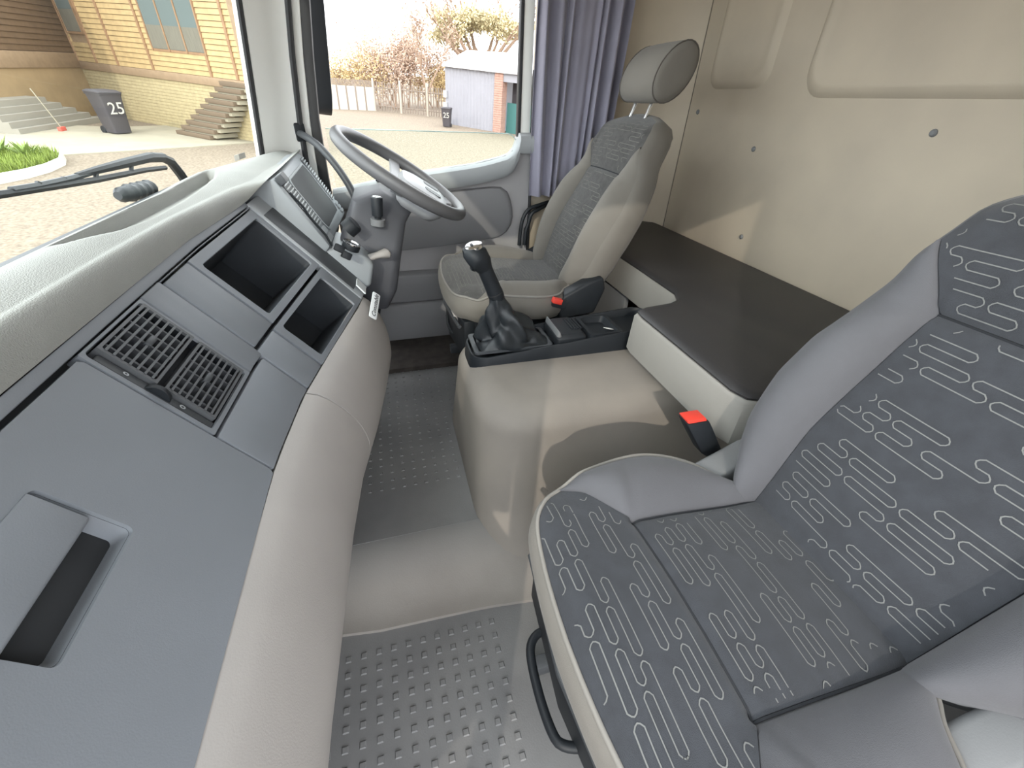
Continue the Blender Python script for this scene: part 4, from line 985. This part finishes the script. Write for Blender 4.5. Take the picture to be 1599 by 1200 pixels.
# ---- outside stair: each slab a step
def onoff(px, py, d):
    """pixel to (s, z) on the upright plane d in front of the facade"""
    return onv(px, py, f0+fn*d, fd)
s_b, _ = onoff(274, 203, .9)
stt = othing('outside_stair', f0+fd*s_b+fn*.9+UP*GZ, 'flight of ten dark open steps climbing to the wooden house', 'stairs')
for k in range(10):
    d = .95-.075*k; s, z = onoff(273.5+7.6*k, 202-8.0*k, d); s2, _ = onoff(325+6.3*k, 207-8.0*k, d); z = GZ+.172*k+.015
    FB(s, s2, z+.02, z+.14, d-.32, d).build('step', M_STEP, stt, bev=.008)
    FB(s+.05, s2-.02, max(GZ, z-.10), z+.02, .0, d-.06).build('riser', M_PAVE, stt)
    if k == 9: FB(s2-.05, s2+2.5, GZ, z+.1, .0, d-.1).build('landing', M_PAVE, stt)
# ---- pavement and planter
def slabpoly(pix, z0, z1): 
    a = [PO(x, y) for x, y in pix]; return OB().loft([[Vector((p.x, p.y, GZ+z0)) for p in a], [Vector((p.x, p.y, GZ+z1)) for p in a]])
tag(slabpoly([(-60, 262), (60, 247), (110, 243), (300, 231), (395, 224), (470, 218), (470, 190), (300, 196), (170, 200), (0, 190), (-60, 190)], -.02, .03).build('pavement', M_PAVE), 'pale concrete apron in front of the wooden house', kind='structure')
pk = [(-40, 296), (0, 290), (45, 281), (80, 271), (103, 260), (104, 252), (88, 247), (60, 246), (0, 247), (-40, 249)]
kerb = [PO(x, y-2) for x, y in pk]
pt = othing('planter_bed', kerb[2], 'raised white-kerbed planting bed with lawn at the left edge', 'planter')
c_ = sum(kerb, Vector())/len(kerb)
OB().loft([[p+UP*0 for p in kerb], [p+UP*.16 for p in kerb], [p.lerp(c_, .10)+UP*.17 for p in kerb], [p.lerp(c_, .12)+UP*.10 for p in kerb]]).build('kerb', M_KERB, pt, ang=30)
rnd = random.Random(3); mb = OB()
def inpoly(p, poly):
    c = False; n = len(poly)
    for i in range(n):
        a, b = poly[i], poly[i-1]
        if (a.y > p.y) != (b.y > p.y) and p.x < (b.x-a.x)*(p.y-a.y)/(b.y-a.y)+a.x: c = not c
    return c
inner = [p.lerp(c_, .14) for p in kerb]; bx = [min(p.x for p in inner), max(p.x for p in inner), min(p.y for p in inner), max(p.y for p in inner)]
for _ in range(5000):
    p = Vector((rnd.uniform(bx[0], bx[1]), rnd.uniform(bx[2], bx[3]), GZ+.1))
    if not inpoly(p, inner): continue
    a = rnd.uniform(0, 6.28); h = rnd.uniform(.10, .26); d = Vector((math.cos(a), math.sin(a), 0)); wv = Vector((-d.y, d.x, 0))*.016
    mb.add([p-wv, p+wv, p+d*h*.45+UP*h], [(0, 1, 2)])
tag(mb.build('lawn', M_GREEN, kind='stuff'), 'bright green grass in the planting bed', 'grass')
for px, py, r in ((8, 252, .62), (50, 256, .5)):
    b = PO(px, py)+UP*.1; ag = othing('spiky_plant', b, 'spiky green plant growing at the %s of the planting bed' % ('left' if px < 20 else 'middle'), 'plant', 'plants in the bed')
    for k in range(26):
        a = 2*PI*k/26*3.1; t = rnd.uniform(.5, 1.2); d = Vector((math.cos(a)*math.cos(t), math.sin(a)*math.cos(t), math.sin(t))); wv = Vector((-d.y, d.x, 0)).normalized()*.035; L2 = r*rnd.uniform(.7, 1.1)
        OB().add([b-wv, b+wv, b+d*L2*.6+wv*.9, b+d*L2*.6-wv*.9, b+d*L2-UP*.12*L2, b+UP*.015, b+d*L2*.6-UP*.03], [(0, 1, 2, 3), (3, 2, 4), (0, 3, 6, 5), (1, 5, 6, 2), (3, 4, 6), (2, 6, 4)]).build('leaf', M_LEAFG, ag)
# ---- wheelie bins marked 25
def wheelie(px0, px1, pyb, pyt, lab, yaw, w_=.56):
    a, b = PO(px0, pyb), PO(px1, pyb+1); m_ = (a+b)/2; w = (b-a).length; dx = (b-a).normalized(); dx.z = 0
    toc = Vector((-m_.x, -m_.y, 0)).normalized(); R = Matrix.Rotation(yaw, 3, 'Z'); fx = R @ (UP.cross(toc)).normalized(); fy = R @ toc
    k = w/.56; Hh = 1.05*k
    o = othing('wheelie_bin', m_, lab, 'bin', 'wheelie bins')
    def rg(wx, wy, z, oy=0): return [m_+fx*x+fy*(y+oy)+UP*z for x, y in rrect(wx*k, wy*k, .05*k, 3)]
    OB().loft([rg(.44, .46, .05*k), rg(.50, .54, Hh*.55), rg(.56, .62, Hh*.9), rg(.58, .64, Hh*.9), rg(.58, .64, Hh*.93)]).build('body', M_BIN, o, ang=30)
    OB().loft([rg(.60, .68, Hh*.935), rg(.60, .68, Hh*.965), rg(.5, .5, Hh)]).build('lid', M_BIN, o, ang=30)
    OB().tube([m_-fx*.25*k-fy*.37*k+UP*Hh*.9, m_+fx*.25*k-fy*.37*k+UP*Hh*.9], .018*k, 8).build('handle', M_BIN, o)
    for s in (-1, 1): OB().lathe([(.09*k, -.03*k), (.10*k, 0), (.09*k, .03*k)], m_+fx*s*.22*k-fy*.24*k+UP*.1*k, fx, 14).build('wheel', M_BLACK, o)
    t = text_mb('25', .40*k, .004); 
    fm = frame(m_+fy*(.292*k)+UP*Hh*.60+fx*.02*k, fx, UP+fy*.09)
    xf(t, fm); ob = OB(); ob.v = t.v; ob.f = t.f; ob.build('number', M_KERB, o, flatsh=True)
    return o
wheelie(168, 206, 209, 150, 'dark wheelie bin numbered 25 against the brick plinth beside the stair', .50)
bp = PO(99, 206); br = othing('broom', bp, 'pale-handled broom with red head leaning by the grey wing steps', 'broom')
OB().tube([bp+UP*.12, bp+gd*.12+gn*-.25+UP*1.15], .016, 6).build('handle', M_PAVE, br)
OB().box(bp+UP*.07, (.30, .10, .14)).build('brush_head', mat('red_broom_head', (.55, .10, .07), .7), br, bev=.01)
wheelie(691, 705, 198, 177, 'small dark wheelie bin numbered 25 beside the grey shed', -.2)
# ---- grey shed
sL = PO(697, 193); sR = PO(772, 206); sdv = sR-sL; sdv.z = 0; sdv.normalize(); sn = Vector((sdv.y, -sdv.x, 0))
if sn.dot(sL) > 0: sn = -sn
s0 = Vector((sL.x, sL.y, 0)); sw_ = (sR-sL).length; zt0 = onv(697, 104, s0, sdv)[1]; zt1 = onv(772, 113, s0, sdv)[1]; s_end = onv(860, 120, s0, sdv)[0]
sh = othing('grey_shed', sL, 'grey corrugated shed with white roof seen through the driver window', 'shed')
mb = OB(); n = 60; ring = []
for i in range(n+1):
    t = i/n; d = .03*(1 if (i//2) % 2 == 0 else 0); p = s0+sdv*(sw_*t)+sn*d; ring.append((p, zt0+(zt1-zt0)*t))
mb.loft([[p+UP*GZ for p, z in ring], [p+UP*z for p, z in ring]], closed=False); mb.build('sheet_wall', M_SHED, sh, ang=20)
def SB(a, b, z0, z1, d0, d1): return OB().box(s0+sdv*((a+b)/2)+sn*((d0+d1)/2)+UP*((z0+z1)/2), (b-a, d1-d0, z1-z0), Matrix((sdv, sn, UP)).transposed())
SB(0, sw_, GZ, zt0-.1, -3.5, -.03).build('rear_body', M_SHED, sh)
pa = onv(773, 160, s0, sdv)[0]; pb = onv(785, 160, s0, sdv)[0]
pier = SB(pa, pb, GZ, zt1, -.3, .08).build('brick_pier', M_PIER, sh)
z = GZ+.02
while z < zt1-.1: SB(pa-.01, pb+.01, z, z+.085, -.2, .10).build('brick_course', M_PIER, pier); z += .10
SB(pb, s_end, GZ, zt1, -.9, -.8).build('dark_doorway', M_BIN, sh)
SB(pb, s_end, GZ, GZ+1.35, -.5, -.4).build('teal_door', M_TEAL, sh)
SB(pb, s_end, zt1-.35, zt1, -.3, .05).build('lintel', M_SHED, sh)
zr = onv(740, 82, s0, sdv)[1]
OB().loft([[s0+sdv*s+sn*.2+UP*(zt0+(zt1-zt0)*min(s/sw_, 1.4)), s0+sdv*s+sn*.2+UP*(zt0+.10+(zt1-zt0)*min(s/sw_, 1.4)), s0+sdv*s+sn*-1.8+UP*(zr+.15), s0+sdv*s+sn*-3.6+UP*(zr-.3), s0+sdv*s+sn*-3.6+UP*(zr-.5)] for s in (-.06, sw_*.5, sw_, s_end)]).build('roof', M_SROOF, sh, flatsh=True)
for z in (onv(698, 147, s0, sdv)[1], onv(698, 165, s0, sdv)[1]): SB(-.12, .12, z-.16, z+.16, .02, .10).build('meter_box', M_SROOF, sh)
# small shrub before the shed
b = PO(757, 203); sb_ = othing('young_shrub', b, 'thin young shrub growing against the grey shed wall', 'shrub')
for k in range(6):
    t = rnd.uniform(-.25, .25); e = b+sdv*t+UP*rnd.uniform(.7, 1.5); OB().tube([b, b.lerp(e, .5)+sdv*t*.4, e], [.02, .015, .008], 5).build('stem', M_TWIG, sb_)
    OB().lathe([(.01, -.14), (.10, 0), (.01, .16)], e, n=6).build('leaf_clump', M_ACAC, sb_)
# ---- fence and pale boundary wall
fp = [PO(586, 173), PO(627, 177.5), PO(668, 182), PO(700, 186)]
fe = othing('palisade_fence', fp[0], 'brown palisade fence with pale posts beside the grey shed', 'fence')
for p in fp[:3]:
    OB().box(p+UP*.85, (.12, .12, 1.75)).build('post', M_POST, fe)
mb = OB(); mb2 = OB()
for a, b in zip(fp, fp[1:]):
    n = int((b-a).length/.17)
    for i in range(n):
        p = a.lerp(b, (i+.5)/n); mb.box(p+UP*.8, (.05, .07, 1.5))
    for zz in (.3, 1.25): mb2.tube([a+UP*zz, b+UP*zz], .03, 4)
mb.build('pickets', M_PICK, fe, kind='stuff', flatsh=True); mb2.build('rails', M_PICK, fe)
wl = [PO(586, 173), PO(515, 170)]
wf = othing('boundary_wall', wl[1], 'pale boundary wall panels topped with spikes behind the steering wheel', 'wall')
n = 5
for i in range(n):
    a, b = wl[0].lerp(wl[1], i/n), wl[0].lerp(wl[1], (i+1)/n); dd = (b-a).normalized()
    OB().box((a+b)/2+UP*.62, ((b-a).length-.06, .1, 1.24), Matrix((dd, UP.cross(dd), UP)).transposed()).build('wall_panel', M_KERB, wf)
    OB().box(a+UP*.62, (.09, .16, 1.24)).build('wall_post', M_PICK, wf)
mb = OB()
for i in range(40): mb.box(wl[0].lerp(wl[1], i/39)+UP*1.4, (.05, .05, .36))
mb.build('spikes', M_PICK, wf, kind='stuff', flatsh=True)
# ---- trees and bushes
def branches(mb, p, d, L, r, lev, rnd, tips, spread=.6):
    q = p+d*L; mid = p.lerp(q, .5)+Vector((rnd.uniform(-1, 1), rnd.uniform(-1, 1), 0))*L*.06
    mb.tube([p, mid, q], [r, r*.85, r*.65], 5, cap=False)
    if lev == 0: tips.append(q); return
    for k in range(rnd.choice((2, 3, 3))):
        nd = (d+Vector((rnd.uniform(-1, 1), rnd.uniform(-1, 1), rnd.uniform(-.25, .55)))*spread).normalized()
        branches(mb, q, nd, L*rnd.uniform(.6, .85), r*.6, lev-1, rnd, tips, spread)
    tips.append(mid)
def leaves(mb, pts, n, rad, size, rnd, fl=1.0):
    for _ in range(n):
        c = rnd.choice(pts)+Vector((rnd.gauss(0, rad), rnd.gauss(0, rad), rnd.gauss(0, rad*fl))); s = size*rnd.uniform(.6, 1.3)
        a = Vector((rnd.uniform(-1, 1), rnd.uniform(-1, 1), rnd.uniform(-1, 1))).normalized(); b_ = a.orthogonal().normalized()
        mb.add([c-a*s, c+b_*s*.5, c+a*s, c-b_*s*.5], [(0, 1, 2, 3)])
def bush(px, py, hz, rad, label, m, seed, nleaf=1500, lev=4, dist=None):
    rnd = random.Random(seed); b = PO(px, py)
    o = othing('dry_bush', b, label, 'bush', 'dry bushes beyond the fence'); tips = []; mb = OB()
    for k in range(5):
        d = Vector((rnd.uniform(-.7, .7), rnd.uniform(-.7, .7), 1)).normalized(); branches(mb, b+Vector((rnd.uniform(-1, 1)*rad*.6, rnd.uniform(-1, 1)*rad*.6, 0)), d, hz*.30, .07, lev, rnd, tips, .55)
    mb.build('twigs', M_TWIG, o, kind='stuff', flatsh=True)
    ml = OB(); leaves(ml, [t for t in tips if t.z > b.z+.2], nleaf*3, rad*.22, .075, rnd); ml.build('foliage', m, o, kind='stuff', flatsh=True)
bush(545, 166, 2.8, 2.3, 'low yellow dry bush at the left end beyond the fence', M_BUSHY, 1)
bush(585, 166, 3.2, 2.6, 'pale brown dry bush behind the boundary wall end', M_BUSH, 2)
bush(620, 167, 4.2, 2.8, 'tall brown dry bush in the middle beyond the fence', M_BUSH, 5, 2000)
bush(660, 168, 4.3, 2.6, 'brown dry bush nearest the grey shed', M_BUSH, 9, 1800)
bush(690, 168, 2.6, 2.0, 'yellow dry bush half hidden by the shed corner', M_BUSHY, 12)
rnd = random.Random(21); b = PO(669, 178); o = othing('bare_tree', b, 'slim bare tree standing at the fence', 'tree'); tips = []; mb = OB()
mb.tube([b, b+UP*1.1], [.09, .08], 6)
for k in range(3):
    a = 2*PI*k/3+.4; branches(mb, b+UP*1.05, Vector((math.cos(a)*.5, math.sin(a)*.5, 1)).normalized(), 1.5, .06, 4, rnd, tips, .38)
mb.build('branches', M_TWIG, o, flatsh=True); ml = OB(); leaves(ml, tips, 500, .25, .10, rnd); ml.build('dry_leaves', M_BUSH, o, kind='stuff', flatsh=True)
# acacia behind the shed
tb_ = PO(755, 178)*1.0; rnd = random.Random(33)
ac = othing('acacia_tree', tb_, 'spreading flat-topped acacia tree rising behind the shed', 'tree'); mb = OB(); tips = []
def at_depth(px, py): 
    r = RO @ Vector((px-CX, -(py-CY), -F)); h = math.hypot(tb_.x, tb_.y)/math.hypot(r.x, r.y); return r*h
fork = at_depth(752, 95); mb.tube([tb_, fork], [.45, .35], 8)
for px, py in ((690, 38), (712, 45), (735, 35), (757, 32), (780, 38), (803, 50), (820, 55), (700, 62), (770, 60)):
    e = at_depth(px, py); e = e+Vector((rnd.uniform(-2, 2), rnd.uniform(-1, 1), 0)); m_ = fork.lerp(e, .55)+UP*-.5
    mb.tube([fork, m_, e], [.20, .13, .05], 6)
    for k in range(3): branches(mb, m_.lerp(e, .4+.25*k), ((e-m_).normalized()+Vector((rnd.uniform(-.5, .5), rnd.uniform(-.5, .5), .2))).normalized(), 1.2, .05, 2, rnd, tips, .5)
mb.build('limbs', M_TWIG, ac, flatsh=True)
cl = []
for px, py in ((683, 27), (695, 33), (705, 42), (720, 32), (730, 28), (742, 27), (755, 30), (768, 32), (780, 36), (793, 42), (806, 46), (820, 48), (735, 42), (760, 44), (782, 50), (700, 60), (715, 64), (690, 52)):
    e = at_depth(px, py)
    for k in range(4): cl.append(e+Vector((rnd.uniform(-1.5, 1.5), rnd.uniform(-.5, .5), rnd.uniform(-.3, .3))))
ml = OB(); leaves(ml, cl, 7000, .5, .11, rnd, .4); ml.build('foliage', M_ACAC, ac, kind='stuff', flatsh=True)
